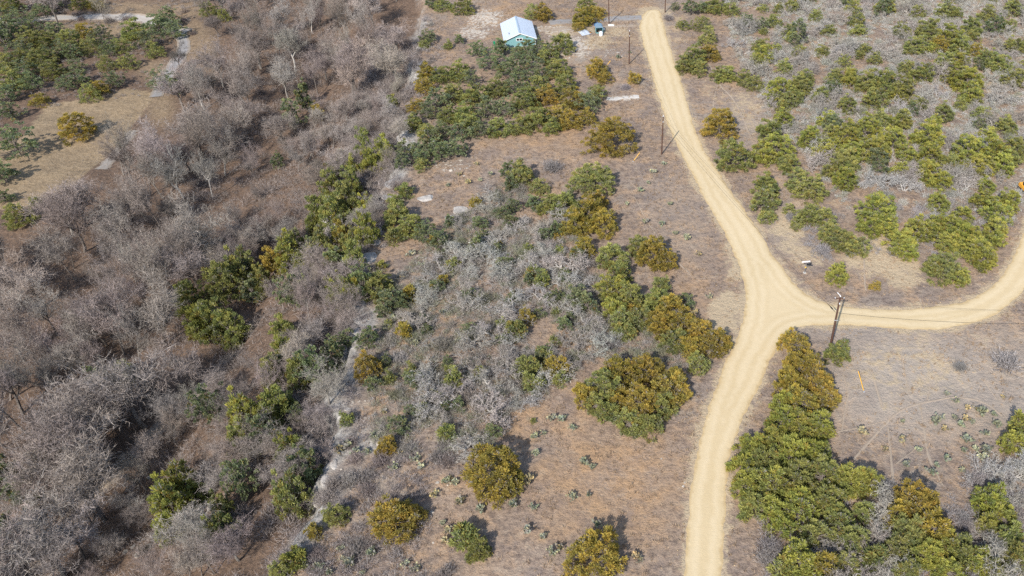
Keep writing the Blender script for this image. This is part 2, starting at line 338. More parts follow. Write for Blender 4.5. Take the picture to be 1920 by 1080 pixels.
def ribbon(name, P, width, m, jit=.5, seed=1, lift=.05, step=.6, vary=.25):
    a = densify(smooth_line(P), step, 0, seed, False); t = np.gradient(a, axis=0); t /= np.linalg.norm(t, axis=1)[:, None]+1e-9; nrm = np.stack([-t[:, 1], t[:, 0]], 1)
    wl = width/2*(1+vary*(fbm(a[:, 0]*.3, a[:, 1]*.3, seed)-.5)*2)
    cols = np.array([-1, -.6, 0, .6, 1]); v = []; e = []
    for k, c_ in enumerate(cols):
        j = jit*(fbm(a[:, 0]*.9, a[:, 1]*.9, seed+3+k)-.5) if abs(c_) == 1 else 0
        q = a+nrm*(wl*c_+j)[:, None]; zz = height(q[:, 0], q[:, 1])+lift-(.07 if abs(c_) == 1 else 0)
        v.append(np.column_stack([q, zz])); e.append(np.full(len(a), abs(c_)))
    V = np.stack(v, 1).reshape(-1, 3); n = len(a); k = len(cols); idx = np.arange(n*k).reshape(n, k)
    f = np.stack([idx[:-1, :-1].ravel(), idx[1:, :-1].ravel(), idx[1:, 1:].ravel(), idx[:-1, 1:].ravel()], 1)[:, ::-1]
    me = mesh(name, V, f, m); E_ = np.stack(e, 1).ravel(); fattr(me, 'edge', E_*.9); fattr(me, 'track', np.where((E_ > .3) & (E_ < .9), .9, .1))
    return tag(link(name, me), kind='structure')
sheet('road', g2(smooth_line(ROAD_W+ROAD_E+ROAD_S, 2)), M['road'], jit=.85, seed=3, step=.4, grid=.62)
def ga(L): return [tuple(at(a, b)[:2]) for a, b in L]
ribbon('driveway', ga([(1203, 33), (1160, 34), (1120, 38), (1070, 40), (1030, 43)]), 4.6, M['asphalt'], .4, 4, .06)
ribbon('track', ga([(1030, 52), (1010, 58), (1070, 52), (1110, 50), (1150, 50), (1198, 47)]), 2.4, M['trail'], .8, 5, .05)
ribbon('gravel_road', ga([(-60, 48), (40, 40), (90, 33), (160, 32), (225, 31), (275, 37), (310, 46), (345, 62)]), 6.2, M['gravel'], .6, 6, .12)
ribbon('path', ga([(335, 60), (346, 80), (342, 100), (325, 125), (300, 165), (292, 182)]), 4.2, M['asphalt'], .5, 7, .12)
ribbon('path', ga([(250, 245), (215, 290), (190, 318)]), 3.0, caliche_material('leaf_strewn_paving', ((.33, .29, .24), (.40, .355, .30)), (.31, .25, .185), True), 1.4, 7, .115)
ribbon('gully_bed', ga([(440, 660), (400, 705), (360, 750), (300, 800), (220, 880), (130, 985), (80, 1040), (30, 1090)]), 3.0, M['trail'], 1.4, 8, .08, vary=.5)
trails = [([(1600, 862), (1645, 810), (1685, 770), (1720, 757), (1765, 748), (1800, 744), (1845, 752), (1880, 780)], .75), ([(1580, 700), (1592, 735), (1584, 770), (1578, 810)], .5), ([(1640, 715), (1655, 765)], .8), ([(1665, 800), (1670, 850), (1675, 905)], .55),
          ([(1725, 757), (1732, 800), (1738, 850), (1755, 885), (1768, 910)], .6), ([(1845, 712), (1868, 748)], .6), ([(1560, 812), (1610, 802), (1660, 790)], .45), ([(1745, 720), (1738, 750)], .5), ([(1690, 665), (1705, 740)], .5), ([(1680, 870), (1720, 838)], .4),
          ([(1330, 120), (1345, 155), (1380, 190), (1395, 225), (1410, 260)], .7), ([(1620, 470), (1620, 510), (1623, 545)], .55), ([(1190, 370), (1210, 410), (1250, 470), (1290, 510)], .45), ([(1285, 500), (1300, 525), (1345, 518)], .35), ([(1345, 160), (1335, 200), (1345, 215)], .4), ([(1900, 300), (1850, 245), (1830, 190)], .8), ([(1725, 560), (1735, 590)], .5)]
for k, (P, wd) in enumerate(trails):
    ribbon('trail', ga(P), wd*.7, M['trail'], .5, 30+k, .035, .5, .7)
tag(ribbon('stone_apron', ga([(1138, 185), (1150, 186), (1168, 183), (1198, 181)]), 1.7, caliche_material('chalk', ((.56, .52, .46), (.68, .64, .57)), (.5, .44, .36), True), 1.4, 77, .06, .4, .8))

# ------------------------------------------------------------------ plants: shapes
def unit(a): return a/(np.linalg.norm(a, axis=-1, keepdims=True)+1e-9)
def blades(root, d, length, width, g):
    """thin tapering triangles"""
    s = unit(np.cross(d, g.normal(size=d.shape))); a = root-s*width[:, None]*.5; b = root+s*width[:, None]*.5; c = root+d*length[:, None]
    v = np.stack([a, b, c], 1).reshape(-1, 3); return v, np.arange(len(v)).reshape(-1, 3)
def leaf_crown(seed, r, h, low=.12, lobe=.75, per=34, spray=(.34, .64), wid=(.052, .092), lump=.3, flat=.75, dens=1.0):
    g = np.random.default_rng(seed); nl = int(dens*(4.6*r*r/lobe**1.6+16))
    d = unit(np.stack([g.normal(size=nl), g.normal(size=nl), np.abs(g.normal(size=nl))*1.0-.12], 1))
    az = np.arctan2(d[:, 1], d[:, 0]); lum = 1+lump*(np.sin(az*2+g.uniform(0, 6))*.35+np.sin(az*3+g.uniform(0, 6))*.35+np.sin(az*5+d[:, 2]*4+g.uniform(0, 6))*.3)
    rad = g.uniform(.72, 1.0, nl)*lum; inner = g.random(nl) < .22; rad = np.where(inner, rad*.6, rad)
    cz = low*h; P = np.stack([d[:, 0]*rad*r, d[:, 1]*rad*r, cz+np.maximum(d[:, 2], -.08)*rad**.8*(h-cz)*1.02], 1)
    lr = lobe*g.uniform(.65, 1.25, nl); tl = g.random(nl); cone = g.random(nl); dead = g.random(nl)
    k = np.repeat(np.arange(nl), per); n = len(k)
    off = unit(g.normal(size=(n, 3))); off[:, 2] = np.abs(off[:, 2])*1.0-.25; rr = g.random(n)**.6
    root = P[k]+off*(lr[k]*rr)[:, None]*np.array([1, 1, flat])*.62
    out = unit(P-np.array([0, 0, cz*.5]))[k]
    dr = unit(off*.8+out*.55+np.array([0, 0, .35])+g.normal(size=(n, 3))*.35)
    ln = g.uniform(*spray, n); wd = g.uniform(*wid, n); s = unit(np.cross(dr, g.normal(size=(n, 3))))
    mid = root+dr*(ln*.55)[:, None]; tip = root+dr*ln[:, None]-np.array([0, 0, .06])
    v = np.stack([root, mid-s*wd[:, None], tip, mid+s*wd[:, None]], 1).reshape(-1, 3); f = np.arange(n*4).reshape(-1, 4)
    t = np.stack([np.clip(tl[k]*.62+g.random(n)*.38, 0, 1), np.clip(cone[k]*.55+g.random(n)*.5, 0, 1), np.clip(dead[k]*.5+g.random(n)*.5, 0, 1)], 1)
    return v, f, np.repeat(t, 4, 0), P
def tubes_to(v, f):
    return np.array(v, float), f
def skeleton(seed, H, spread, trunk_r, first, nl, kids, gnarl, up, twig_n, twig_l, twig_w, stems=1, depth=3, lean=0, thick=1.0):
    """branching skeleton: returns tubes (MB) for the wood and blades for the twigs"""
    g = random.Random(seed); gn = np.random.default_rng(seed); mb = MB(); br = MB(); tips = []
    def grow(p, d, L, r, lv):
        n = 4 if lv < 2 else 3; P = [p]; q = p.copy(); dd = d.copy()
        for i in range(n):
            dd = (dd+Vector((g.gauss(0, 1), g.gauss(0, 1), g.gauss(0, .7)))*gnarl+Vector((0, 0, up*.12))).normalized(); q = q+dd*(L/n); P.append(q.copy())
        (mb if lv <= 1 else br).tube(P, [r*(1-.62*i/n) for i in range(n+1)], 5 if lv == 0 else (4 if lv == 1 else 3), cap=False)
        if lv >= depth: tips.append((P, r)); return
        if lv >= depth-1: tips.append((P, r))
        k = kids[lv] if lv < len(kids) else kids[-1]
        for i in range(k):
            t = g.uniform(first if lv == 0 else .25, 1.0) if i else 1.0; x = t*n; j = min(int(x), n-1); b = P[j].lerp(P[j+1], x-j); ax = (P[j+1]-P[j]).normalized()
            az = i*2.4+g.uniform(-.6, .6); o = ax.orthogonal().normalized(); o2 = ax.cross(o); side = o*math.cos(az)+o2*math.sin(az)
            nd = (ax*g.uniform(.5, .95)+side*spread*g.uniform(.6, 1.15)+Vector((0, 0, up*.35))).normalized()
            grow(b, nd, L*g.uniform(.5, .78)*(1.0 if lv else nl), r*(1-.6*t)*g.uniform(.5, .72)*thick, lv+1)
    for s_ in range(stems):
        a = s_*6.283/stems+g.uniform(-.4, .4); d = Vector((math.cos(a)*.55, math.sin(a)*.55, 1)).normalized() if stems > 1 else Vector((lean*g.uniform(-1, 1), lean*g.uniform(-1, 1), 1)).normalized()
        grow(Vector((0, 0, -.3)), d, H*(.5 if stems == 1 else .55)*g.uniform(.85, 1.1), trunk_r, 0)
    roots, dirs = [], []
    for P, r in tips:
        for i in range(twig_n):
            t = g.random()*(len(P)-1); j = min(int(t), len(P)-2); roots.append(P[j].lerp(P[j+1], t-j)); dirs.append((P[j+1]-P[j]).normalized())
    root = np.array(roots); d = np.array(dirs); d = unit(d*.55+gn.normal(size=d.shape)*.6+np.array([0, 0, up*.3])); ln = gn.uniform(*twig_l, len(root)); wd = gn.uniform(*twig_w, len(root))
    v1, f1 = blades(root, d, ln, wd, gn)
    # second-order twigs
    k = np.repeat(np.arange(len(root)), 2); r2 = root[k]+d[k]*(ln[k]*gn.uniform(.3, .9, len(k)))[:, None]; d2 = unit(d[k]+gn.normal(size=(len(k), 3))*.7)
    v2, f2 = blades(r2, d2, ln[k]*gn.uniform(.4, .7, len(k)), wd[k]*.8, gn)
    return mb, br, np.concatenate([v1, v2]), np.concatenate([f1, f2+len(v1)]), gn
def tri(mb_f):
    o = []
    for q in mb_f:
        for i in range(1, len(q)-1): o.append((q[0], q[i], q[i+1]))
    return np.array(o, int).reshape(-1, 3)
def bare_proto(name, **k):
    mb, br, tv, tf, g = skeleton(**k)
    tm = mesh(name+'_trunk', mb.v, mb.f, M['wood'], np.tile(g.uniform(.35, .6, (1, 1)), (len(mb.v), 3)))
    bv = np.array(br.v).reshape(-1, 3); v = np.concatenate([bv, tv]); f = np.concatenate([tri(br.f), tf+len(bv)])
    t = np.concatenate([np.full(len(bv), .55), np.repeat(g.random(len(tv)//3)*.85+.1, 3)]); t = np.stack([t, t, t], 1)
    rad = np.percentile(np.hypot(v[:, 0], v[:, 1]), 93); zz = np.percentile(v[:, 2], 97); zc = np.percentile(v[:, 2], 55)
    return dict(parts=[('trunk', tm, 'wood'), ('crown', mesh(name+'_crown', v, f, M['wood'], t), 'wood')], r=rad, h=zz, c=zc)
def leafy_proto(name, seed, r, h, trunk=.16, **k):
    v, f, t, P = leaf_crown(seed, r, h, **k); g = random.Random(seed); mb = MB()
    mb.tube([(0, 0, -.3), (g.uniform(-.1, .1), g.uniform(-.1, .1), h*.3), (0, 0, h*.62)], [trunk, trunk*.75, trunk*.3], 6)
    for i in range(min(26, len(P))):
        p = Vector(P[i]); b = Vector((0, 0, h*g.uniform(.12, .45))); m_ = b.lerp(p, .55)+Vector((0, 0, -.06*h))
        mb.tube([b, m_, p*1.0], [trunk*.42, trunk*.28, .025], 4, cap=False)
    tm = mesh(name+'_trunk', mb.v, mb.f, M['wood'], np.full((len(mb.v), 3), .5))
    return dict(parts=[('trunk', tm, 'wood'), ('crown', mesh(name+'_crown', v, f, M['foliage'], t), 'leaf')], r=r*.98, h=h, c=h*.45)
PROTO = {}
PROTO['juniper'] = [leafy_proto('juniper', 100+i, r, h, dens=dn, lobe=lb, per=pr) for i, (r, h, dn, lb, pr) in enumerate(
    [(1.2, 2.0, 1.2, .42, 44), (1.4, 2.6, 1.2, .45, 44), (2.3, 3.7, 1.1, .55, 52), (2.5, 4.1, 1.05, .58, 52), (2.4, 3.6, 1, .55, 52), (3.5, 5.3, 1.0, .66, 58), (3.8, 5.9, 1.0, .7, 58), (3.6, 5.1, 1., .66, 58), (5.0, 6.4, 1.0, .78, 64), (5.4, 7.2, 1.0, .8, 64), (6.6, 8.0, .95, .92, 64)])]
PROTO['oak'] = [leafy_proto('oak', 200+i, r, h, trunk=.2, low=.25, lobe=lb, per=38, spray=(.2, .36), wid=(.11, .2), lump=.5, dens=.9) for i, (r, h, lb) in enumerate([(1.6, 3.0, .55), (2.6, 4.6, .68), (2.8, 5.0, .7), (3.9, 6.4, .85), (4.2, 6.8, .88), (6.0, 8.4, 1.1)])]
PROTO['bare'] = [bare_proto('bare_tree', seed=300+i, H=H, spread=sp, trunk_r=.24, first=.45, nl=.85, kids=[7, 6, 5], gnarl=.13, up=.6, twig_n=8, twig_l=(.5, 1.15), twig_w=(.033, .058), lean=.12, thick=1.1) for i, (H, sp) in enumerate([(13, .75), (14, .85), (12, .95), (15, .7), (13, 1.0), (12, .8)])]
PROTO['gnarled'] = [bare_proto('gnarled_oak', seed=400+i, H=H, spread=1.05, trunk_r=.17, first=.3, nl=.95, kids=[5, 5, 4], gnarl=.40, up=.1, twig_n=3, twig_l=(.22, .5), twig_w=(.035, .06), stems=3, thick=1.28) for i, H in enumerate([4.2, 4.8, 3.8, 5.0, 4.4])]
def brush_proto(name, seed, r, h, n, w0):
    g = np.random.default_rng(seed); az = g.uniform(0, 6.283, n); e = g.uniform(.15, 1.45, n); d = np.stack([np.cos(az)*np.cos(e), np.sin(az)*np.cos(e), np.sin(e)], 1)
    ln = g.uniform(.55, 1.0, n)*np.hypot(r*np.cos(e), h*np.sin(e)); root = np.stack([g.normal(0, .22*r, n), g.normal(0, .22*r, n), np.zeros(n)], 1)
    v1, f1 = blades(root, d, ln, np.full(n, w0*1.3), g)
    k = np.repeat(np.arange(n), 5); r2 = root[k]+d[k]*(ln[k]*g.uniform(.3, 1, len(k)))[:, None]; d2 = unit(d[k]+g.normal(size=(len(k), 3))*.65)
    v2, f2 = blades(r2, d2, g.uniform(.22, .6, len(k))*r*.45, np.full(len(k), w0), g); v = np.concatenate([v1, v2]); t = np.repeat(g.random(len(v)//3), 3)
    return dict(parts=[(None, mesh(name, v, np.concatenate([f1, f2+len(v1)]), M['wood'], np.stack([t, t, t], 1)), 'wood')], r=r, h=h, c=h*.4)
PROTO['brush'] = [brush_proto('brush', 500+i, r, h, n, .034) for i, (r, h, n) in enumerate([(1.0, 1.2, 190), (1.5, 1.7, 300), (2.1, 2.1, 420), (1.3, 1.4, 240)])]
def pear_proto(seed, r, n):
    g = random.Random(seed); v = []; f = []; t = []; pads = []
    for i in range(n):
        s = g.uniform(.14, .22); lean = Vector((g.gauss(0, .6), g.gauss(0, .6), 1)).normalized()
        if i == 0: c = Vector((0, 0, s*.7))
        else:
            for q in range(8):
                pc, pu, ps = g.choice(pads); c = pc+pu*ps*.8*(1 if pc.z < .45 else -.3)+lean*s*.75+Vector((g.gauss(0, .1), g.gauss(0, .1), 0)); c.z = min(max(c.z, s*.5), .75)
                if math.hypot(c.x, c.y) < r and all((c-o[0]).length > .16 for o in pads): break
        upv = lean; nv = upv.cross(Vector((g.gauss(0, 1), g.gauss(0, 1), .2))).normalized(); b = nv.cross(upv); k = len(v); tn = g.random(); dead = g.random(); pads.append((c, upv, s))
        for j in range(7):
            th = 6.283*j/7; v.append(c+b*(math.cos(th)*s*.8)+upv*(math.sin(th)*s))
        v += [c+nv*.03, c-nv*.03]; t += [(tn, .1, dead)]*9
        for j in range(7): f += [(k+j, k+(j+1) % 7, k+7), (k+(j+1) % 7, k+j, k+8)]
    return dict(parts=[(None, mesh('prickly_pear', [tuple(p) for p in v], f, M['foliage'], np.array(t)), 'leaf')], r=r, h=.6, c=.25)
PROTO['pear'] = [pear_proto(600+i, r, n) for i, (r, n) in enumerate([(.5, 20), (.8, 36), (1.2, 70), (1.0, 52)])]
def rock_proto(seed, flat, sub=3):
    import bmesh
    bm = bmesh.new(); bmesh.ops.create_icosphere(bm, subdivisions=sub, radius=1); g = random.Random(seed)
    cuts = [(Vector((g.gauss(0, 1), g.gauss(0, 1), g.gauss(0, .6))).normalized(), g.uniform(.45, .85)) for k in range(9)]+[(Vector((g.gauss(0, .1), g.gauss(0, .1), 1)).normalized(), .55)]
    from mathutils import noise as mn
    off = Vector((seed*3.7, 1, 2))
    for q in bm.verts:
        p = q.co.copy()
        for nrm, dd in cuts:
            e = p.dot(nrm)-dd
            if e > 0: p -= nrm*e*.92
        p += p.normalized()*(mn.noise(p*2.3+off)*.10+mn.noise(p*6+off)*.04); p.z *= flat; q.co = p
    me = bpy.data.meshes.new('rock'); bm.to_mesh(me); bm.free(); me.materials.append(M['rock'])
    return me
ROCKS = [rock_proto(700+i, fl) for i, fl in enumerate([.5, .35, .6, .3, .45])]

# ------------------------------------------------------------------ plants: placing
TINT = dict(O=(.395, .305, .080), G=(.355, .350, .098), M=(.310, .315, .118), D=(.215, .245, .135))
taken = []                                   # (x, y, r) of things already standing somewhere
items = []                                   # (root, label base, px) for the naming pass
def ob(name, me, parent=None):
    o = bpy.data.objects.new(name, me); C.objects.link(o); o.parent = parent; return o
def plant(kind, name, x, y, z, r, col, g, zs=1.0, wood=None, rz=None, hfix=None):
    P = PROTO[kind]; c = sorted(P, key=lambda q: abs(math.log(q['r']/max(r, .05))))[:3 if kind in ('juniper', 'oak', 'brush', 'pear') else len(P)]
    pr = g.choice(c); s = r/pr['r']; sz = (hfix/pr['h'] if hfix else s*zs)
    bj = g.uniform(.84, 1.16); cj = tuple(max(0.004, q*bj*g.uniform(.965, 1.035)) for q in col); parts = pr['parts']; rot = (0, 0, g.uniform(0, 6.283) if rz is None else rz)
    root = ob(name, parts[0][1] if parts[0][0] is None else None); root.location = (x, y, z); root.rotation_euler = rot; root.scale = (s, s, sz)
    if parts[0][0] is None: root.color = (*cj, 1); return root
    for nm, me, mk in parts:
        o = ob(nm, me, root); o.color = (*(cj if mk == 'leaf' or wood is None else wood), 1)
        if mk == 'wood' and wood is None and kind in ('juniper', 'oak'): o.color = (.20, .175, .155, 1)
        elif nm == 'trunk' and wood is not None: o.color = (*wood, 1)
        elif nm == 'crown': o.color = (*cj, 1)
    return root
SIZE = [(1.1, 'tiny'), (1.9, 'small'), (3.0, 'mid-sized'), (4.2, 'large'), (99, 'very large')]
CW = dict(O='rust-tinged olive', G='bright yellow-green', M='olive green', D='dark green')
def px_place(px, py, rp, kind, hr):
    """crown centre pixel and half-width in pixels -> foot and radius; hr = crown-centre height / radius"""
    r = 2.0
    for k in range(4):
        p = at(px, py, r*hr); _, _, dz = proj(p[0], p[1], p[2]+r*hr); r = rp*dz/F
    return p, r
def zone(phrase, group, spec, g, tall=1.0, sc=1.06):
    for s in spec.split():
        c = s[0]; a = [float(q) for q in s[1:].split(',')]; kind = 'oak' if c == 'D' else 'juniper'; a[2] *= sc
        p, r = px_place(a[0], a[1], a[2]*(1 if tall == 1 else 1.25), kind, .55 if tall == 1 else 1.5); r = min(r, 6.8)
        o = plant(kind, 'live_oak' if c == 'D' else 'juniper', p[0], p[1], p[2]-.05, r, TINT[c], g, g.uniform(.85, 1.1)*tall)
        taken.append((p[0], p[1], r*.8) if tall == 1 else (p[0], p[1]-r*.9, r*2.6)); sz = [w_ for q, w_ in SIZE if r < q][0]
        tag(o, None, 'tree', group); items.append((o, f"{sz} {CW[c]} {'live oak' if c == 'D' else 'juniper'} {phrase}", a[0]))
gT = random.Random(5)
zone('on the wooded hillside at upper left', 'evergreens on the upper left hillside',
 'D20,62,18 M55,78,18 D36,98,20 M80,76,20 D105,62,14 M76,112,20 D110,97,18 M25,152,20 D45,133,18 M100,133,18 D140,128,16 O155,60,13 D190,72,18 M170,92,16 D205,97,14 M250,62,18 D275,82,18 D300,52,22 D325,62,18 D316,40,18 M290,97,14 O185,167,15 M168,178,16 D215,152,16 D10,32,18 D40,37,20 D80,20,16 M18,10,16 D100,10,14 M150,5,14 M390,20,12 M420,32,10 O180,8,12 M130,80,17 M225,88,15 M12,120,18 D62,160,17 D125,160,15 M200,122,14 D150,150,14 O75,190,13 D15,180,16 M240,120,13 D60,50,15 D135,102,15 D5,80,18 M45,112,15', gT, sc=1.25)
zone('in the tan field at far left', 'evergreens of the far left field', 'O142,242,29 D30,275,36 D8,330,24 D18,215,18 D304,152,26 G66,380,9 M35,408,24 D8,372,15 D330,170,14', gT)
zone('in the valley wood left of the ledge', 'evergreens in the valley wood',
 'D545,215,14 D570,185,12 D520,300,9 M348,552,22 G372,598,20 M392,588,28 M430,612,22 M410,522,25 M450,502,20 D186,716,20 G232,694,15 G240,705,10 M625,388,24 M650,372,18 M592,405,16 O510,490,18 G540,470,20 G590,480,12 M660,460,15 O640,440,12 G330,908,27 G320,944,28 G312,984,18 M362,920,18 D388,758,25 D18,908,22 D42,930,16 D8,990,18 M100,830,10 M515,752,24 M505,785,16 D590,688,26 D622,665,20 M560,700,18 M620,350,14 M655,340,14 O595,210,9 M490,525,16 D470,545,14 M735,195,8', gT, 1.75)
zone('along the rock ledge', 'evergreens along the rock ledge',
 'M708,540,26 D735,568,22 D720,585,14 M745,408,24 M768,428,24 D800,442,24 D825,456,17 M742,445,16 O690,692,24 D700,720,14 D650,645,20 D690,638,20 M630,968,20 O590,1000,14 G552,1052,20 M525,1072,18 M650,790,12 D805,72,14 M795,85,9 D862,76,9 D896,100,15 M840,88,8 M740,380,14 M760,360,14 D790,300,16 G715,500,10 M795,770,12 M820,745,12', gT)
zone('in the thicket below the cabin', 'evergreens of the thicket below the cabin',
 'D986,96,14 D968,104,12 O800,140,14 M830,142,17 M860,137,17 O795,166,14 D880,152,15 D920,117,22 D955,132,22 D990,112,20 D1012,92,18 M1055,86,18 M1030,107,16 M1045,132,20 D1000,142,22 D965,167,20 M930,167,18 M890,182,18 M850,177,18 D820,192,17 D800,212,18 M840,217,18 M870,217,20 D910,207,20 D945,207,19 M985,192,20 O1025,182,20 M1060,162,18 O1075,192,18 D1105,197,20 M1120,177,15 O1045,217,20 M1010,227,18 M975,237,18 O1070,227,18 O1100,222,14 M935,242,16 D900,245,18 D865,252,18 D830,247,18 M800,247,15 D855,285,18 D825,287,18 D790,285,17 D760,285,16 D755,306,14 M792,310,12 M775,232,14 O780,200,12 M1010,165,18 D940,95,12 M880,235,16 M1035,240,14 D812,268,14', gT, sc=1.22)
zone('beside the cabin yard', 'evergreens around the cabin yard', 'M1000,24,17 O1018,28,16 O1092,36,19 M1098,14,18 O1112,28,18 O1085,52,10 O1128,25,10 M830,10,17 M868,14,19 D812,8,12 O1120,132,20 O1135,148,14 O1190,150,11', gT)
zone('in dry grass left of the road', 'junipers in the grass left of the road', 'O1147,256,43 M1112,334,37 M975,332,24 D955,325,16 M1010,352,16', gT)
zone('in the central thicket', 'evergreens of the central thicket',
 'O1105,402,32 O1078,422,27 O1132,422,26 O1118,382,20 M1060,388,22 M1030,386,19 M1147,482,24 O1225,476,31 O1248,492,19 M1200,465,20 O1094,468,20 G1150,545,27 M1180,562,24 G1150,582,22 D1100,575,20 D1084,560,24 M1235,567,26 O1260,582,24 D1285,566,15 M1165,602,22 M1200,602,22 O1240,607,26 O1282,612,26 O1312,626,22 O1340,646,27 O1295,652,24 M1265,642,24 M1170,625,16 M1310,682,20 O1355,640,14 M1240,535,14 D1000,385,14 D945,400,14 M900,450,12 D880,480,12 D960,350,14 M1165,515,17 D1020,445,14 M990,470,12 D880,555,12 D1060,610,14 O1190,590,16 D900,420,14 D930,470,12 M1000,510,12 D960,560,12 D880,620,12 D820,540,13 M850,500,12 D940,640,12 D1010,590,12 D1060,520,13 M900,700,13 D860,760,12 D960,420,12 M1040,640,11 D800,620,11 M770,700,12 D840,680,11', gT)
zone('in the big clump above the foreground grass', 'junipers of the big foreground clump', 'M1132,728,34 O1165,703,33 O1210,698,33 O1256,735,33 O1200,758,36 M1246,762,23 M1216,800,24 M1180,792,23 M1118,758,20 O1096,742,22 O1160,752,24 O1265,705,18 M1140,775,18 M985,690,24 O1042,690,24 M1000,722,18 D1020,665,14 M1050,712,14', gT)
zone('standing alone in the foreground grass', 'lone foreground junipers', 'O922,880,52 O950,905,30 O740,976,42 O770,965,24 M872,1008,20 M898,1034,20 O1115,1042,50 M838,815,15 M1000,790,5', gT)
zone("right of the road's far end", 'evergreens right of the far road', 'D1300,16,18 M1340,12,20 M1280,48,11 M1316,46,18 M1326,72,16 M1300,108,23 O1330,100,20 M1285,124,18 M1312,130,16 M1370,20,14 M1345,140,14 O1350,237,33 M1375,296,31 M1362,142,17 M1415,160,14 M1395,150,14 D1265,15,8 M1435,350,22 M1435,378,24 M1438,408,13', gT)
zone('in the thicket at upper right', 'evergreens of the upper right thicket',
 'G1460,176,23 G1455,280,26 G1430,290,20 G1520,262,20 M1500,340,22 M1522,358,24 G1585,262,26 G1625,242,24 G1640,282,24 G1672,262,22 G1600,288,22 G1565,276,20 G1740,256,26 G1745,292,22 G1820,285,28 G1860,285,26 G1836,312,22 G1880,312,18 G1585,338,21 G1740,322,18 G1765,342,18 M1740,62,22 G1780,72,23 M1718,86,20 O1760,90,17 M1820,56,16 M1890,50,12 M1850,30,14 G1815,150,24 G1792,142,22 M1770,122,18 G1800,112,16 M1660,160,23 M1625,156,20 M1690,172,20 M1640,192,17 G1600,15,12 G1660,15,14 M1640,112,12 M1905,282,20 M1875,122,18 G1820,180,18 M1560,250,15 M1480,190,14 M1540,180,13 G1850,260,18 M1590,200,14 M1720,200,15 G1690,320,15 M1440,250,18 M1480,310,16 D1400,40,12 M1430,90,13 M1470,130,14 M1610,60,13 M1690,60,13 M1510,150,14 M1560,150,12 M1730,140,16 M1480,60,12 M1530,30,11 M1620,100,13 M1840,215,15 M1690,230,16 M1650,225,15 M1770,215,15 M1900,150,16 M1900,90,14 M1790,25,12 M1720,25,11 G1545,290,16 G1700,290,16 M1885,240,16 G1470,225,15 M1420,120,12 M1900,18,14 M1500,100,12 M1580,120,12 M1700,130,14 O1830,95,12 M1555,60,11 M1450,40,12', gT, sc=1.2)
zone("inside the road's right bend", 'evergreens inside the road bend',
 'M1495,420,12 M1522,402,16 M1560,440,24 M1582,456,20 M1606,466,19 M1512,408,16 G1570,516,19 O1641,538,9 G1645,398,32 G1635,422,24 G1690,456,25 G1720,432,24 G1746,432,24 G1772,422,22 G1800,442,24 G1776,456,20 G1830,470,27 G1846,486,21 G1700,472,17 M1770,508,30 M1756,500,18 G1800,520,17 G1870,402,23 G1886,382,20 G1866,432,20 G1864,456,15 G1760,382,18 G1840,376,18 G1806,406,16 M1545,412,16 G1665,430,18 G1850,350,15 M1480,395,10 G1825,440,16', gT, sc=1.1)
zone('in the roadside thicket at lower right', 'junipers of the roadside thicket',
 'O1490,648,26 O1500,690,34 O1530,722,31 O1480,722,29 O1545,746,27 O1500,756,33 G1466,792,28 G1500,802,34 G1532,802,29 G1450,832,30 G1410,842,27 G1396,872,25 M1430,872,30 G1482,852,34 G1525,852,28 G1402,912,27 G1440,912,33 M1490,902,33 M1542,892,30 M1412,952,25 G1452,960,30 G1502,952,33 M1552,942,30 G1592,902,29 G1622,906,26 M1572,975,28 M1600,1015,26 M1530,1003,27 G1462,986,23 O1520,690,22 G1470,760,22 M1570,665,22 G1500,1056,36 O1540,1066,28 M1470,1070,20 M1620,960,20 M1590,1060,22 M1640,1050,20', gT)
zone('at the lower right beyond the trails', 'junipers at the lower right edge',
 'O1720,950,42 O1690,968,26 O1752,990,34 M1700,1002,33 G1780,1022,26 M1680,1032,27 G1740,1042,30 M1802,1032,29 G1832,1052,27 G1858,940,32 G1880,972,26 G1900,830,22 M1905,1050,30 G1850,985,20 M1890,1010,22 G1915,800,18 M1860,1075,22 G1780,1070,24 M1700,1072,24', gT)

# bare trees that stand out
def by_base(kind, name, bx, by, r, h, col, wood, label, g, rz=None, cat='tree'):
    p = at(bx, by); o = plant(kind, name, p[0], p[1], p[2]-.1, r, col, g, hfix=h, wood=wood, rz=rz); tag(o, label, cat, None); taken.append((p[0], p[1], r*.6)); return o
BROWN = (.235, .195, .170); GREY = (.37, .345, .31); TAN = (.27, .235, .195)
by_base('bare', 'bare_tree', 362, 730, 7.6, 13.5, (.29, .26, .22), (.30, .29, .28), 'broad pale-twigged bare tree with a long grey leaning trunk in the gully', gT)
for bx, by, h, tx in [(585, 62, 12, 'white-limbed bare tree high in the valley wood, above the creek'), (552, 132, 13, 'white-limbed bare tree in the upper valley, below another pale one'), (345, 372, 14, 'white-limbed bare tree at mid left of the valley wood'), (398, 372, 13, 'white-limbed bare tree right of a similar one at mid left'), (385, 205, 12, 'slim white-limbed bare tree beside the paved path')]:
    by_base('bare', 'bare_tree', bx, by, 4.6, h, (.33, .31, .28), (.62, .60, .56), tx, gT)
by_base('bare', 'bare_tree', 338, 132, 3.4, 8, (.14, .125, .115), (.12, .11, .10), 'dark small bare tree standing beside the paved path', gT)
by_base('bare', 'bare_tree', 408, 70, 3.6, 7, (.16, .14, .13), (.14, .12, .11), 'dark small bare tree on the slope right of the path', gT)
p, r = px_place(630, 432, 42, 'brush', .4)
tag(plant('brush', 'pale_shrub', p[0], p[1], p[2], r, (.44, .42, .39), gT, hfix=4.5), 'large pale grey fan-shaped shrub left of the rock ledge', 'shrub'); taken.append((p[0], p[1], r*.8))
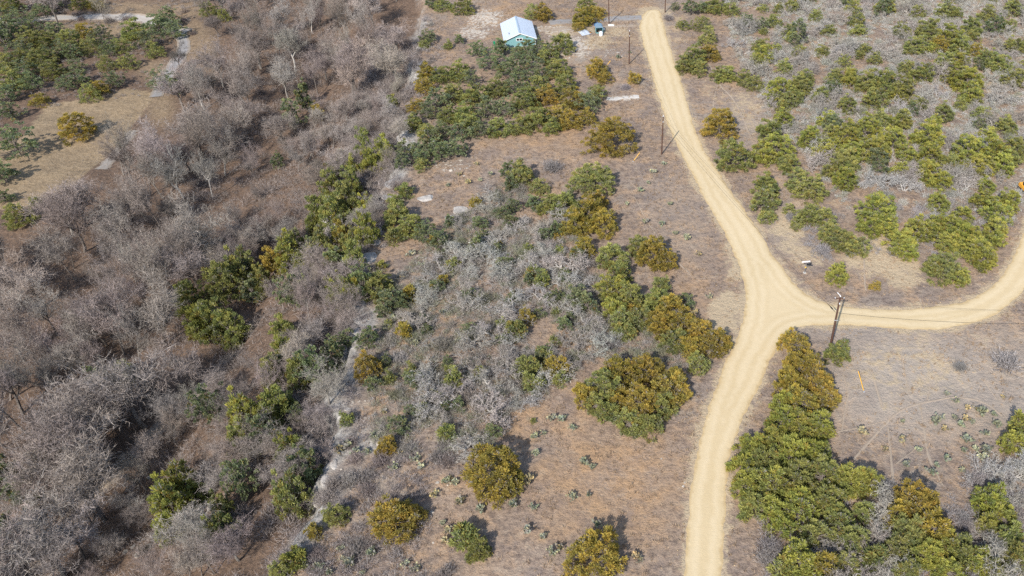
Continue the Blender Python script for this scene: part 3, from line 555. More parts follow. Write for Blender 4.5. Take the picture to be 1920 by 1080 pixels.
for x, y, q, tx in [(690, 400, 13, 'rust-red shrub at the top of the bare ledge'), (592, 893, 16, 'rust-red shrub beside the lower ledge')]:
    p, r = px_place(x, y, q, 'brush', .4); tag(plant('brush', 'red_shrub', p[0], p[1], p[2], r, (.20, .095, .055), gT, hfix=2.4), tx, 'shrub')

# fills: woodland that is too crowded to list tree by tree
ROADV = ROAD
def fill(kind, name, cat, polys, rr, gap, cap, cols, hfn, label, group, seed, wood=None, avoid=.55, zs=(.85, 1.15), maxtry=9000, thr=(.6, .7), th=1.0):
    g = random.Random(seed); out = []; n = 0
    zones = [polys] if isinstance(polys[0], tuple) else polys
    cand = []
    for P in zones:
        a = np.array([at(min(max(x, -60), 1990), min(max(y, -40), 1130)) for x, y in P]); lo, hi = a.min(0), a.max(0); lo[1] -= th*1.5
        m = maxtry//len(zones); X = np.array([g.uniform(lo[0], hi[0]) for _ in range(m)]); Y = np.array([g.uniform(lo[1], hi[1]) for _ in range(m)]); Z = height(X, Y)
        u, v, dz = proj(X, Y, Z+th); ok = inpoly(u, v, P) & (dz > 1) & (u > -50) & (u < 1975) & (v > -60) & (v < 1150)
        dro, _ = polydist(X, Y, ROAD, True); ok &= ~inpoly(X, Y, ROAD) & (dro > rr[0]*.7)
        if kind == 'bare':
            dv, _ = polydist(X, Y, RAVINE); ok &= (dv > 3.2) & (fbm(X*.045, Y*.045, 88) > .29)
        cand += [(X[i], Y[i], Z[i]) for i in np.where(ok)[0]]
    g.shuffle(cand); T = np.array(taken); mine = np.zeros((0, 3))
    for x, y, z in cand:
        if len(out) >= cap: break
        r = g.uniform(*rr)
        if len(T) and np.any(np.hypot(T[:, 0]-x, T[:, 1]-y) < T[:, 2]*avoid+r*.35): continue
        if len(mine) and np.any(np.hypot(mine[:, 0]-x, mine[:, 1]-y) < gap*(mine[:, 2]+r)*.5): continue
        ci = g.randrange(len(cols)); c = cols[ci]; o = plant(kind, name, x, y, z-.08, r, c, g, g.uniform(*zs), wood=wood(g) if wood else None, hfix=hfn(g, r) if hfn else None)
        tag(o, None, cat, group); lum = sum(c); tw = '' if thr[0] < 0 else 'pale' if lum > thr[1] else ('dark' if lum < thr[0] else 'mid-toned'); q = (r-rr[0])/(rr[1]-rr[0]); sw = 'small' if q < .33 else ('mid-sized' if q < .67 else 'broad'); u_, v_, _ = proj(x, y, z+r); items.append((o, label.format(f'{sw} {tw}'.strip()), u_)); mine = np.vstack([mine, (x, y, r)]); out.append(o)
    taken.extend([tuple(q) for q in mine]); return out
VALLEY = {
 'in the valley wood beside the paved path': [(268, 225), (400, 90), (430, 60), (520, 40), (480, 260), (330, 420), (120, 560), (-40, 620), (-60, 455), (70, 405), (190, 285)],
 'in the far valley wood at the top': [(420, 60), (340, 0), (330, -50), (780, -50), (775, 130), (600, 190), (490, 240), (520, 40)],
 'in the valley wood under the upper ledge': [(490, 240), (600, 190), (762, 140), (755, 260), (715, 380), (560, 400), (430, 420), (410, 330)],
 'in the valley wood under the middle ledge': [(430, 420), (560, 400), (700, 385), (665, 560), (655, 650), (520, 660), (460, 560), (400, 500)],
 'in the dark valley wood at mid left': [(-40, 620), (330, 420), (430, 420), (400, 500), (330, 560), (250, 640), (130, 760), (-40, 860)],
 'in the valley wood at lower left': [(-40, 860), (130, 760), (250, 690), (330, 760), (250, 860), (120, 1000), (40, 1120), (-40, 1120)],
 'in the valley wood left of the lower ledge': [(330, 780), (470, 660), (640, 660), (600, 750), (620, 830), (590, 900), (520, 1040), (470, 1120), (90, 1120), (250, 900)],
 'along the top edge above the gravel road': [(40, -60), (440, -60), (430, 30), (340, 14), (60, 12)]}
caps = [54, 40, 46, 42, 34, 24, 48, 8]
for k, (ph, P) in enumerate(VALLEY.items()):
    low = 'ledge' in ph
    fill('bare', 'bare_tree', 'tree', P, (2.2, 4.0) if low else (3.8, 6.4), .5 if low else .56, caps[k], [(.29, .247, .22), (.325, .28, .25), (.35, .30, .26), (.24, .205, .185), (.36, .32, .29), (.30, .262, .24)], (lambda g, r: g.uniform(1.4, 2.0)*r+.8) if low else (lambda g, r: g.uniform(1.7, 2.5)*r+1.5), '{} leafless tree '+ph, f'bare trees {ph}', 900+k,
         wood=lambda g: g.choice([(.15, .13, .115), (.2, .175, .155), (.3, .28, .25)]), thr=(.76, .9), th=3.5 if low else 7.5)
GREYZ = {
 'in the central thicket': ([[(930, 350), (1060, 370), (1080, 470), (1150, 520), (1130, 640), (1070, 700), (960, 760), (930, 840), (840, 830), (760, 760), (740, 620), (790, 520), (850, 420)]], 76),
 'in the upper right thicket': ([[(1345, -30), (1960, -30), (1960, 330), (1700, 372), (1560, 345), (1440, 200), (1385, 120)]], 212),
 'at the lower right corner': ([[(1600, 900), (1680, 930), (1660, 1000), (1850, 880), (1930, 840), (1930, 1100), (1480, 1100), (1560, 960)]], 18)}
for k, (ph, (P, cap)) in enumerate(GREYZ.items()):
    fill('gnarled', 'gnarled_oak', 'tree', P, (2.3, 4.4), .42, cap, [GREY, (.42, .405, .375), (.35, .325, .295), (.40, .375, .34)], None, '{} grey leafless gnarled oak '+ph, f'gnarled grey oaks {ph}', 950+k, avoid=.3, wood=lambda g: g.choice([(.46, .44, .41), (.38, .36, .33), (.32, .30, .27)]), zs=(.7, .95), thr=(1.0, 1.15), maxtry=14000)
for n_, (x, y, q) in enumerate([(1650, 335, 30), (1700, 345, 30), (1625, 345, 18), (1500, 220, 22), (1540, 210, 22), (1690, 200, 22), (1760, 170, 22)]):
    p, r = px_place(x, y, q, 'gnarled', .5); o_ = tag(plant('gnarled', 'gnarled_oak', p[0], p[1], p[2], r, (.46, .45, .43), gT, .9, wood=(.5, .49, .47)), None, 'tree', 'whitest gnarled oaks'); items.append((o_, 'whitish gnarled oak among yellow-green junipers at upper right', x))
JZ = {"woven into the upper right thicket": ([[(1360, -20), (1950, -20), (1950, 330), (1700, 370), (1560, 345), (1450, 200), (1390, 120)]], 75, (1.1, 2.9), ['M', 'G', 'M', 'D']),
 'low in the central scrub': ([[(930, 340), (1070, 360), (1100, 470), (1150, 640), (1080, 710), (960, 770), (930, 850), (720, 850), (700, 700), (740, 520), (850, 400)]], 48, (.7, 1.7), ['M', 'D', 'D', 'O']),
 'between bare trees of the valley slope': ([[(640, 250), (750, 230), (700, 400), (655, 640), (600, 760), (590, 900), (500, 1060), (330, 1080), (480, 700), (540, 450)]], 46, (1.1, 2.4), ['M', 'G', 'D', 'M'])}
for k, (ph, (P, cap, rr_, cs)) in enumerate(JZ.items()):
    for c_ in sorted(set(cs)):
        kd = 'oak' if c_ == 'D' else 'juniper'
        fill(kd, 'live_oak' if c_ == 'D' else 'juniper', 'tree', P, rr_, .9, int(cap*cs.count(c_)/len(cs)), [TINT[c_]], None, '{} '+CW[c_]+(' live oak ' if c_ == 'D' else ' juniper ')+ph, 'evergreens '+ph, 1200+k*9+ord(c_), avoid=.25, zs=(.9, 1.3) if k < 2 else (1.5, 2.4), thr=(-9, -8), th=1 if k < 2 else 3.5)
BR = {
 'along the rock ledge': ([[(800, 20), (830, 90), (790, 200), (770, 330), (735, 420), (715, 520), (700, 640), (690, 740), (680, 860), (640, 960), (560, 1090), (500, 1090), (600, 900), (620, 780), (660, 640), (680, 500), (735, 320), (765, 180), (780, 60)]], 40, [(.30, .26, .245), (.25, .21, .19), (.33, .30, .28)]),
 'on the valley slope under the ledge': ([[(700, 60), (785, 90), (765, 200), (735, 330), (690, 450), (665, 560), (655, 690), (600, 750), (620, 830), (560, 1000), (500, 1130), (330, 1130), (520, 800), (560, 560), (640, 300)]], 120, [(.29, .25, .23), (.32, .28, .26), (.26, .215, .185)]),
 'on the valley floor': ([[(480, 60), (700, 60), (640, 300), (560, 560), (520, 800), (380, 1110), (-40, 1110), (-40, 560), (330, 300)]], 110, [(.28, .235, .21), (.31, .265, .235), (.24, .205, .18)]),
 'in the central thicket': ([[(930, 340), (1070, 360), (1100, 470), (1300, 600), (1340, 690), (1080, 710), (960, 770), (930, 850), (700, 850), (690, 700), (740, 520), (850, 400)]], 110, [(.30, .275, .245), (.25, .235, .195), (.34, .315, .29), (.235, .235, .155), (.26, .265, .175)]),
 'in the lower foreground': ([[(640, 850), (840, 830), (880, 930), (840, 1100), (560, 1100), (600, 920)]], 36, [(.29, .25, .235), (.25, .21, .195), (.31, .28, .26)]),
 'in the upper right thicket': ([[(1345, -30), (1960, -30), (1960, 340), (1890, 420), (1600, 400), (1440, 220), (1385, 120)]], 150, [(.45, .445, .41), (.39, .385, .34), (.50, .49, .455), (.33, .335, .25)]),
 'on the upper left hillside': ([[(-40, -30), (440, -30), (420, 60), (330, 60), (260, 180), (170, 190), (60, 200), (-40, 260)]], 90, [(.27, .235, .215), (.24, .2, .18), (.31, .28, .26)]),
 'at the lower right': ([[(1560, 880), (1660, 900), (1700, 1000), (1840, 880), (1930, 820), (1930, 1100), (1430, 1100), (1420, 860)]], 50, [(.33, .31, .31), (.30, .27, .26)]),
 "inside the road's right bend": ([[(1440, 380), (1600, 400), (1900, 360), (1880, 470), (1740, 480), (1620, 470), (1540, 500), (1500, 440)]], 30, [(.33, .31, .31), (.30, .28, .27)])}
for k, (ph, (P, cap, cols)) in enumerate(BR.items()):
    fill('brush', 'twiggy_shrub', 'shrub', P, (1.2, 2.3), .5, int(cap*.4), cols, None, '{} leafless twiggy shrub '+ph, f'twiggy shrubs {ph}', 970+k, avoid=.3, zs=(.8, 1.15), thr=(.72, .88))
for x, y, q, tx in [(1253, 32, 13, "grey twiggy bush by the road's far end pole"), (1172, 162, 13, 'grey twiggy bush beside a small juniper left of the far road'), (1890, 676, 34, 'large grey twiggy bush at the right edge below the bend'), (1800, 685, 17, 'small grey twiggy bush left of a larger one below the bend'), (1035, 310, 24, 'low pale dead brush lying in grass left of the road'), (1030, 620 + 60, 12, 'grey bush in the central clearing'), (1145, 640, 26, 'grey twiggy bush above the big juniper clump'), (1530, 395, 14, "pale grey bush at the left of the road bend's junipers")]:
    p, r = px_place(x, y, q, 'brush', .4); tag(plant('brush', 'twiggy_shrub', p[0], p[1], p[2], r, (.31, .29, .285), gT, .9), tx, 'shrub'); taken.append((p[0], p[1], r*.7))
# the countless low twigs between the shrubs: one mass
def undergrowth(n_each, seed):
    g = np.random.default_rng(seed); V = []; Fc = []; Tt = []; k = 0
    for ph, (P, cap, cols) in BR.items():
        P = P[0]; a = np.array([at(min(max(x, -60), 1990), min(max(y, -40), 1130)) for x, y in P]); lo, hi = a.min(0), a.max(0); m = 14000
        X = g.uniform(lo[0], hi[0], m); Y = g.uniform(lo[1], hi[1], m); Z = height(X, Y); u, v, dz = proj(X, Y, Z+.6); dro, _ = polydist(X, Y, ROAD, True)
        ok = inpoly(u, v, P) & ~inpoly(X, Y, ROAD) & (dro > 1.2) & (fbm(X*.12, Y*.12, 55) > .42); nn_ = int(cap*n_each*(3.8 if 'upper right' in ph else (2.2 if 'central' in ph else (1.5 if 'valley' in ph else 1)))); X, Y, Z = X[ok][:nn_], Y[ok][:nn_], Z[ok][:nn_]
        b = len(X); q = 66; i = np.repeat(np.arange(b), q); n = len(i); vl = 2.0 if 'valley' in ph else 1.0; rr_ = (g.uniform(.5, 1.3, b)*vl)[i]; az = g.uniform(0, 6.283, n); e = g.uniform(.2, 1.4, n); d = np.stack([np.cos(az)*np.cos(e), np.sin(az)*np.cos(e), np.sin(e)], 1)
        root = np.stack([X[i], Y[i], Z[i]], 1)+np.stack([g.normal(0, .35, n)*rr_, g.normal(0, .35, n)*rr_, g.uniform(0, .35, n)*rr_], 1)+d*(rr_*g.uniform(0, .5, n))[:, None]; d = unit(d+g.normal(size=(n, 3))*.45)
        v_, f_ = blades(root, d, rr_*g.uniform(.3, .75, n), g.uniform(.035, .055, n)*(1.25 if vl > 1 else 1), g); V.append(v_); Fc.append(f_+k); k += len(v_); c = np.array(cols)[g.integers(0, len(cols), b)][i]*(g.uniform(.6, 1.35, n)[:, None]); Tt.append(np.repeat(c, 3, 0))
    m_, nn, bb = mat('undergrowth_twigs', .9, .1); nn.links.new(attr(nn, 'tint', 'Color'), bb.inputs['Base Color'])
    return tag(link('undergrowth', mesh('undergrowth', np.concatenate(V), np.concatenate(Fc), m_, np.concatenate(Tt))), 'low grey leafless twigs massed between the trees', 'undergrowth', kind='stuff')
undergrowth(10, 99)
# prickly pear
PEARS = {
 'in the trail-crossed field at right': '1755,795 1768,808 1760,788 1792,755 1815,768 1808,790 1830,770 1838,778 1822,795 1866,795 1870,802 1845,815 1800,800 1790,785 1812,830 1830,845 1840,860 1808,848 1850,850 1880,746 1690,830 1720,845 1755,875 1775,865 1800,885 1745,888 1660,845 1615,815 1700,875 1690,792 1862,780 1775,742',
 'in the near foreground grass': '1055,790 1075,805 1035,787 1000,822 1020,815 1095,872 1110,880 1075,935 1120,985 1005,855 990,905 1035,1040 1050,1028 1195,1045 1200,1052 965,950 1000,955 1105,930 990,1000 1020,1010',
 'along the lower ledge grass': '645,845 655,838 635,850 665,850 750,850 780,865 790,880 845,900 855,910 835,905 700,820 720,775 690,850 640,1030 645,1050 660,1060 680,1075 700,1040 760,1060 780,1070 830,985 845,1000 835,1020 740,880 815,930 600,1065 620,1075 865,945 900,960',
 'in the rocky grass beside the ledge': '770,480 790,500 755,520 740,600 765,640 780,650 760,620 700,640 720,620 860,330 880,345 840,350 900,340 930,360 895,310 830,590 860,640 920,330',
 'in the roadside grass left of the road': '1175,385 1210,420 1240,425 1290,570 1300,590 1310,480 1290,450 1225,325 1215,345 1245,310 1265,440 1180,100 1160,110 1200,360 1330,560 1255,385 1150,365'}
for k, (ph, L) in enumerate(PEARS.items()):
    for s in L.split():
        x, y = map(float, s.split(',')); p = at(x, y); r = gT.uniform(.6, 1.25); o = plant('pear', 'prickly_pear', p[0], p[1], p[2], r, gT.choice([(.40, .40, .28), (.46, .45, .34), (.50, .41, .25), (.36, .37, .27)]), gT)
        tag(o, None, 'cactus', f'prickly pear {ph}'); items.append((o, f'clump of prickly pear cactus {ph}', x))

# past about 300 junipers the smallest in view become one mass of scrub
def merge_small():
    crown = lambda o: next(c for c in o.children if c.name.startswith('crown'))
    L = [q for q in items if q[0].name.startswith('juniper')]
    def size(o):
        u, v, dz = proj(o.location.x, o.location.y, o.location.z); out = not (-10 < u < 1930 and -10 < v < 1090)
        return (crown(o).bound_box[6][0]-crown(o).bound_box[0][0])*o.scale[0]/dz*(.3 if out else 1)
    L.sort(key=lambda q: -size(q[0])); drop = L[300:]; V, Fc, T_, K = [], [], [], []; k = 0
    for o, b_, x_ in drop:
        cr = crown(o); me = cr.data; n = len(me.vertices); co = np.empty(n*3, np.float32); me.vertices.foreach_get('co', co); co = co.reshape(-1, 4, 3)
        tn = np.empty(n*4, np.float32); me.attributes['tint'].data.foreach_get('color', tn); tn = tn.reshape(-1, 4, 4)
        keep = np.arange(len(co)) % 2 < 1; co, tn = co[keep].reshape(-1, 3), tn[keep].reshape(-1, 4); a = o.rotation_euler[2]; c_, s_ = math.cos(a), math.sin(a); co = co*np.array(o.scale)
        V.append(np.stack([co[:, 0]*c_-co[:, 1]*s_, co[:, 0]*s_+co[:, 1]*c_, co[:, 2]], 1)+np.array(o.location)); T_.append(tn[:, :3]); K.append(np.tile(np.array(cr.color), (len(co), 1))); Fc.append(np.arange(len(co)).reshape(-1, 4)+k); k += len(co)
    me = mesh('juniper_scrub', np.concatenate(V), np.concatenate(Fc), foliage_material('scrub_foliage', True), np.concatenate(T_)); a = me.attributes.new('leafcol', 'FLOAT_COLOR', 'POINT'); a.data.foreach_set('color', np.concatenate(K).astype(np.float32).ravel())
    gone = {o.name for o, _, _ in drop}; items[:] = [q for q in items if q[0].name not in gone]
    for o, _, _ in drop:
        for c_ in list(o.children): bpy.data.objects.remove(c_)
        bpy.data.objects.remove(o)
    tag(link('juniper_scrub', me), 'small olive juniper scrub growing between the larger trees', 'scrub', kind='stuff')
merge_small()

# ------------------------------------------------------------------ rocks
def rock(px, py, rp, g, flat=1.0, col=(1, 1, 1), ar=1.0, rz=None, sink=.35):
    p = at(px, py); _, _, dz = proj(*p); r = rp*dz/F; o = ob('rock', g.choice(ROCKS)); o.scale = (r, r*ar, r*flat*g.uniform(.8, 1.2)); o.rotation_euler = (g.gauss(0, .08), g.gauss(0, .08), g.uniform(0, 6.28) if rz is None else rz)
    o.location = (p[0], p[1], p[2]+r*.1*flat-sink*.2*r); bj = g.uniform(.88, 1.12); o.color = (*[c*bj for c in col], 1); return o
gR = random.Random(21)
slabs = [(790, 92, 6, 1.5), (782, 118, 7, 2.4), (776, 168, 5, 3.0), (770, 205, 5, 2.0), (757, 262, 8, 1.6), (748, 250, 6, 2), (733, 345, 9, 1.6), (726, 372, 7, 1.4), (709, 432, 10, 2.2), (704, 452, 10, 1.8), (698, 486, 12, 1.6), (690, 508, 12, 1.6), (680, 535, 8, 1.4), (677, 575, 9, 1.8), (673, 600, 8, 1.6), (668, 622, 6, 1.4), (605, 765, 14, 1.0), (630, 764, 13, .8), (600, 800, 14, 1.4), (652, 768, 8, 1), (626, 872, 8, 1.8), (610, 905, 9, 2.2), (596, 935, 10, 2.0), (585, 965, 8, 1.6), (540, 1046, 8, 1.6), (865, 395, 12, .8), (800, 372, 14, .7), (845, 408, 9, .7)]
for n_, (x, y, q, ar) in enumerate(slabs):
    o = rock(x, y, q*(1.5 if y < 700 else 1.0), gR, .6, (1.35, 1.33, 1.3), ar, rz=R(15)+gR.gauss(0, .15)); o.name = 'rock_slab'; tag(o, None, 'rock', 'bare limestone slabs along the ledge'); items.append((o, 'bare grey limestone slab on the ledge', y))
for n_, (x, y, q) in enumerate([(405, 985, 11), (425, 990, 14), (392, 1000, 9), (385, 975, 9), (368, 990, 8), (375, 965, 8), (300, 905, 7), (290, 915, 9), (260, 1040, 9), (250, 1025, 7), (235, 1035, 6), (440, 975, 7), (280, 895, 6)]):
    tag(rock(x, y, q, gR, .9, (1.15, 1.1, 1.0)), None, 'rock', 'boulders in the gully'); items.append((list(C.objects)[-1], 'pale limestone boulder in the lower left gully', x))
for n_, (x, y, q) in enumerate([(722, 769, 5), (711, 810, 8), (710, 832, 6), (703, 842, 5), (724, 850, 4), (1281, 912, 3.5), (1284, 905, 2.5), (795, 90, 4), (776, 122, 5), (740, 880, 3), (810, 960, 4), (812, 1018, 3), (640, 880, 3), (700, 960, 3), (975, 905, 3), (862, 930, 4), (820, 905, 4), (1240, 860, 2.5), (770, 640, 4), (748, 615, 4), (845, 320, 4), (870, 330, 3), (900, 60, 4), (925, 35, 3), (1030, 68, 3), (1255, 740, 2)]):
    tag(rock(x, y, q, gR, .9, (1.5, 1.42, 1.3)), None, 'rock', 'loose white rocks'); items.append((list(C.objects)[-1], 'loose whitish rock lying in the dry grass', x))

# ------------------------------------------------------------------ dry grass, twigs and rubble that nobody could count
def scatter(n, ok, seed):
    g = np.random.default_rng(seed); X = g.uniform(-140, 140, n*3); Y = g.uniform(55, 300, n*3); u, v, dz = proj(X, Y, 0*X); m = (u > -30) & (u < 1950) & (v > -30) & (v < 1110)
    X, Y = X[m], Y[m]; m = ok(X, Y); X, Y = X[m][:n], Y[m][:n]; return X, Y, height(X, Y), g
def on_plateau(X, Y):
    d, s = polydist(X, Y, CLIFF); d2, _ = polydist(X, Y, ROAD, True); return (s > 0) & (d > 1) & ~inpoly(X, Y, ROAD) & (d2 > .3) & (fbm(X*.16, Y*.16, 61)+.12*rng.normal(size=X.shape) > .5)
def grass(name, n, ok, seed, hh, col, label):
    X, Y, Z, g = scatter(n, ok, seed); sz = g.uniform(.6, 1.6, len(X)); k = np.repeat(np.arange(len(X)), 8); m = len(k)
    root = np.stack([X[k]+g.normal(0, .11, m)*sz[k], Y[k]+g.normal(0, .11, m)*sz[k], Z[k]-.02], 1); d = unit(np.stack([g.normal(0, .55, m), g.normal(0, .55, m), np.ones(m)], 1))
    v, f = blades(root, d, g.uniform(*hh, m)*sz[k], g.uniform(.06, .13, m), g); t = np.repeat(np.repeat(g.random(len(X)), 8)*.75+g.random(m)*.25, 3)
    o = link(name, mesh(name, v, f, M['wood'], np.stack([t]*3, 1))); o.color = (*col, 1); return tag(o, label, 'grass', kind='stuff')
grass('dry_grass', 24000, on_plateau, 71, (.2, .5), (.36, .27, .185), 'dry brown grass tufts across the upland')
def in_valley(X, Y): d, s = polydist(X, Y, CLIFF); return (s < 0) & (d > 2)
def sticks():
    X, Y, Z, g = scatter(26000, in_valley, 73); n = len(X); d = unit(np.stack([g.normal(size=n), g.normal(size=n), g.normal(0, .22, n)], 1))
    v, f = blades(np.stack([X, Y, Z+.08], 1), d, g.uniform(.4, 1.6, n), g.uniform(.04, .10, n), g); t = np.repeat(g.random(n), 3)
    o = link('fallen_twigs', mesh('fallen_twigs', v, f, M['wood'], np.stack([t]*3, 1))); o.color = (.26, .22, .19, 1); tag(o, 'fallen grey twigs littering the valley floor', 'twigs', kind='stuff')
sticks()
def rubble(name, n, ok, seed, size, col, label):
    X, Y, Z, g = scatter(n, ok, seed); n = len(X); s = g.uniform(*size, n)
    o8 = np.array([(1, 0, 0), (0, 1, 0), (-1, 0, 0), (0, -1, 0), (0, 0, .6), (0, 0, -.4)], float); v = o8[None]*s[:, None, None]*g.uniform(.5, 1.2, (n, 6, 1)); a = g.uniform(0, 6.28, n); ca, sa = np.cos(a)[:, None], np.sin(a)[:, None]
    v = np.stack([v[..., 0]*ca-v[..., 1]*sa, v[..., 0]*sa+v[..., 1]*ca, v[..., 2]], 2)+np.stack([X, Y, Z+.02], 1)[:, None]
    f = np.array([(0, 1, 4), (1, 2, 4), (2, 3, 4), (3, 0, 4), (1, 0, 5), (2, 1, 5), (3, 2, 5), (0, 3, 5)]); F_ = (f[None]+np.arange(n)[:, None, None]*6).reshape(-1, 3)
    o = link(name, mesh(name, v.reshape(-1, 3), F_, M['rock'])); o.color = (*col, 1); tag(o, label, 'gravel', kind='stuff')
def verge(X, Y):
    d, _ = polydist(X, Y, ROAD, True); i = inpoly(X, Y, ROAD); return ((d < 1.5) & ~i) | (i & (d < .5))
rubble('road_rubble', 8000, verge, 81, (.05, .2), (1.5, 1.2, .78), 'loose caliche rubble along the road verges')
def stonyz(X, Y):
    u, v, _ = proj(X, Y, 0*X); k = np.zeros(X.shape)
    for (x, y, a, b) in [(910, 35, 55, 28), (890, 60, 45, 20), (1075, 92, 55, 32), (1360, 590, 40, 60), (745, 265, 30, 45), (700, 800, 40, 60), (840, 310, 70, 25), (1040, 55, 60, 10), (830, 600, 60, 80), (820, 900, 60, 60)]: k = np.maximum(k, 1-np.hypot((u-x)/a, (v-y)/b))
    return k > .05+.5*fbm(X*.5, Y*.5, 91)
rubble('white_rubble', 4200, stonyz, 83, (.06, .26), (1.5, 1.38, 1.2), 'broken white limestone rubble in the grass')

# ------------------------------------------------------------------ cabin
def cabin():
    A = plane(948.5, 91.0, 0); A[2] = 0; fr, bk = plane(971.9, 67, 4.3), plane(963.7, 34.4, 4.3); dirv = bk-fr; Ln = math.hypot(dirv[0], dirv[1])*.92; ang = math.atan2(-dirv[0], dirv[1])
    Wd = 8.6; Ln = min(max(Ln, 10), 15.5); e = .45; wh, rh = 2.55, 1.75
    root = empty('cabin', (A[0], A[1], hz(A[0], A[1])-.05), ang, 'small teal cabin with a white ribbed metal gable roof behind oaks', 'cabin')
    teal = plain('teal_siding', (.20, .39, .40), .6, .3, .2); white = plain('white_trim', (.78, .79, .78), .5, .3, .12); metal = plain('roof_metal', (.60, .65, .72), .45, .5, .08, .2, 1.2); dark = plain('dark_glass', (.02, .025, .03), .1, .6, 0)
    MB().box(-.1, -.1, 0, Wd+.1, Ln+.1, .35).build('foundation', plain('concrete', (.45, .43, .40), .9, .1), root)
    prof = [(0, .35), (Wd, .35), (Wd, wh), (Wd/2, wh+rh), (0, wh)]
    wl = MB().prism(prof, 0, Ln).build('wall', teal, root)
    for sgn in (0, 1):
        MB().box(-.03 if not sgn else Wd-.12, -.04, .36, .12 if not sgn else Wd+.03, .0-.003, wh-.05).build('corner_trim', white, root)
    k = rh/(Wd/2)
    def slope(x0, x1, t, up):   # one roof plane as a thick sheet with standing ribs
        z = lambda x: wh+rh-abs(x-Wd/2)*k+up
        return [(x0, z(x0)), (x1, z(x1)), (x1, z(x1)+t), (x0, z(x0)+t)]
    for x0, x1 in ((-e, Wd/2), (Wd/2, Wd+e)):
        rf = MB().prism(slope(x0, x1, .09, .02), -e, Ln+e).build('roof', metal, root)
        nr = int((Ln+2*e)/.9)
        for i in range(nr+1):
            y = -e+.02+i*(Ln+2*e-.12)/nr; a, b = (x0+.02, x1-.18) if x0 < 0 else (x0+.18, x1-.02)
            MB().prism(slope(a, b, .03, .113), y, y+.05).build('rib', metal, rf)
        MB().prism(slope(x0, x1, .22, -.14), -e-.03, -e-.003).build('barge_board', white, root)
    MB().prism([(Wd/2-.3, wh+rh+.04), (Wd/2, wh+rh+.15), (Wd/2+.3, wh+rh+.04), (Wd/2, wh+rh+.2)], -e-.02, Ln+e+.02).build('ridge_cap', plain('ridge_metal', (.42, .50, .58), .35, .5, .1, .3), root)
    fr_ = MB().box(Wd*.36, -.07, wh-.62, Wd*.36+1.9, -.003, wh+.25).build('window', white, root)
    for i in range(2): MB().box(Wd*.36+.15+i*.85, -.10, wh-.48, Wd*.36+.15+i*.85+.72, -.072, wh+.10).build('pane', dark, fr_)
    MB().box(Wd/2-.25, -.09, wh+rh-.55, Wd/2+.25, -.003, wh+rh-.28).build('vent', plain('rust_vent', (.45, .16, .07), .7, .2), root)
    MB().tube([(1.4, 2.2, wh+.5), (1.4, 2.2, wh+1.15)], .11, 8).build('flue_pipe', plain('flue', (.12, .12, .12), .5, .4), root)
    taken.append((A[0]+4, A[1]+6, 8))
cabin()
def shed():
    p = at(1124, 63); root = empty('garden_shed', (p[0], p[1], p[2]), R(6), 'small open-fronted teal shed with a grey-blue arched roof', 'shed')
    teal = plain('shed_teal', (.15, .34, .35), .6, .3, .2); rf = plain('shed_roof', (.22, .32, .40), .45, .4, .15, .2)
    W_, L_, H_ = 2.1, 3.0, 1.5
    MB().box(-W_/2, 0, 0, -W_/2+.08, L_, H_).build('wall', teal, root); MB().box(W_/2-.08, 0, 0, W_/2, L_, H_).build('wall', teal, root)
    MB().box(-W_/2+.083, L_-.08, 0, W_/2-.083, L_-.002, H_).build('wall', teal, root)
    n = 8; out = [(-W_/2*1.08*math.cos(math.pi*i/n), H_+.004+.55*math.sin(math.pi*i/n)) for i in range(n+1)]; inn = [(x*.95, z-.05 if 0 < i < n else z) for i, (x, z) in enumerate(out)][::-1]
    MB().prism([(-W_/2*1.08, H_)]+out+[(W_/2*1.08, H_)], .55, L_+.1).build('roof', rf, root)
    MB().box(-W_/2+.083, .02, 0, W_/2-.083, .08, .35).build('front_board', teal, root)
    q = at(1127, 66); tk = empty('water_tank', (q[0], q[1]-.2, q[2]), 0, 'white plastic tank standing at the open front of the shed', 'tank'); wm = plain('white_plastic', (.72, .75, .78), .5, .4, .1)
    prof = [(.0, .55), (.95, .55), (1.05, .50), (1.2, .25), (1.26, .2)]; mb = MB(); mb.tube([(0, 0, z) for z, r in prof], [max(r, .02) for z, r in prof], 14); mb.build('body', wm, tk, smooth=False)
    MB().tube([(0, 0, 1.25), (0, 0, 1.33)], .17, 10).build('lid', plain('tank_lid', (.5, .52, .55), .5, .4, .1), tk)
shed()
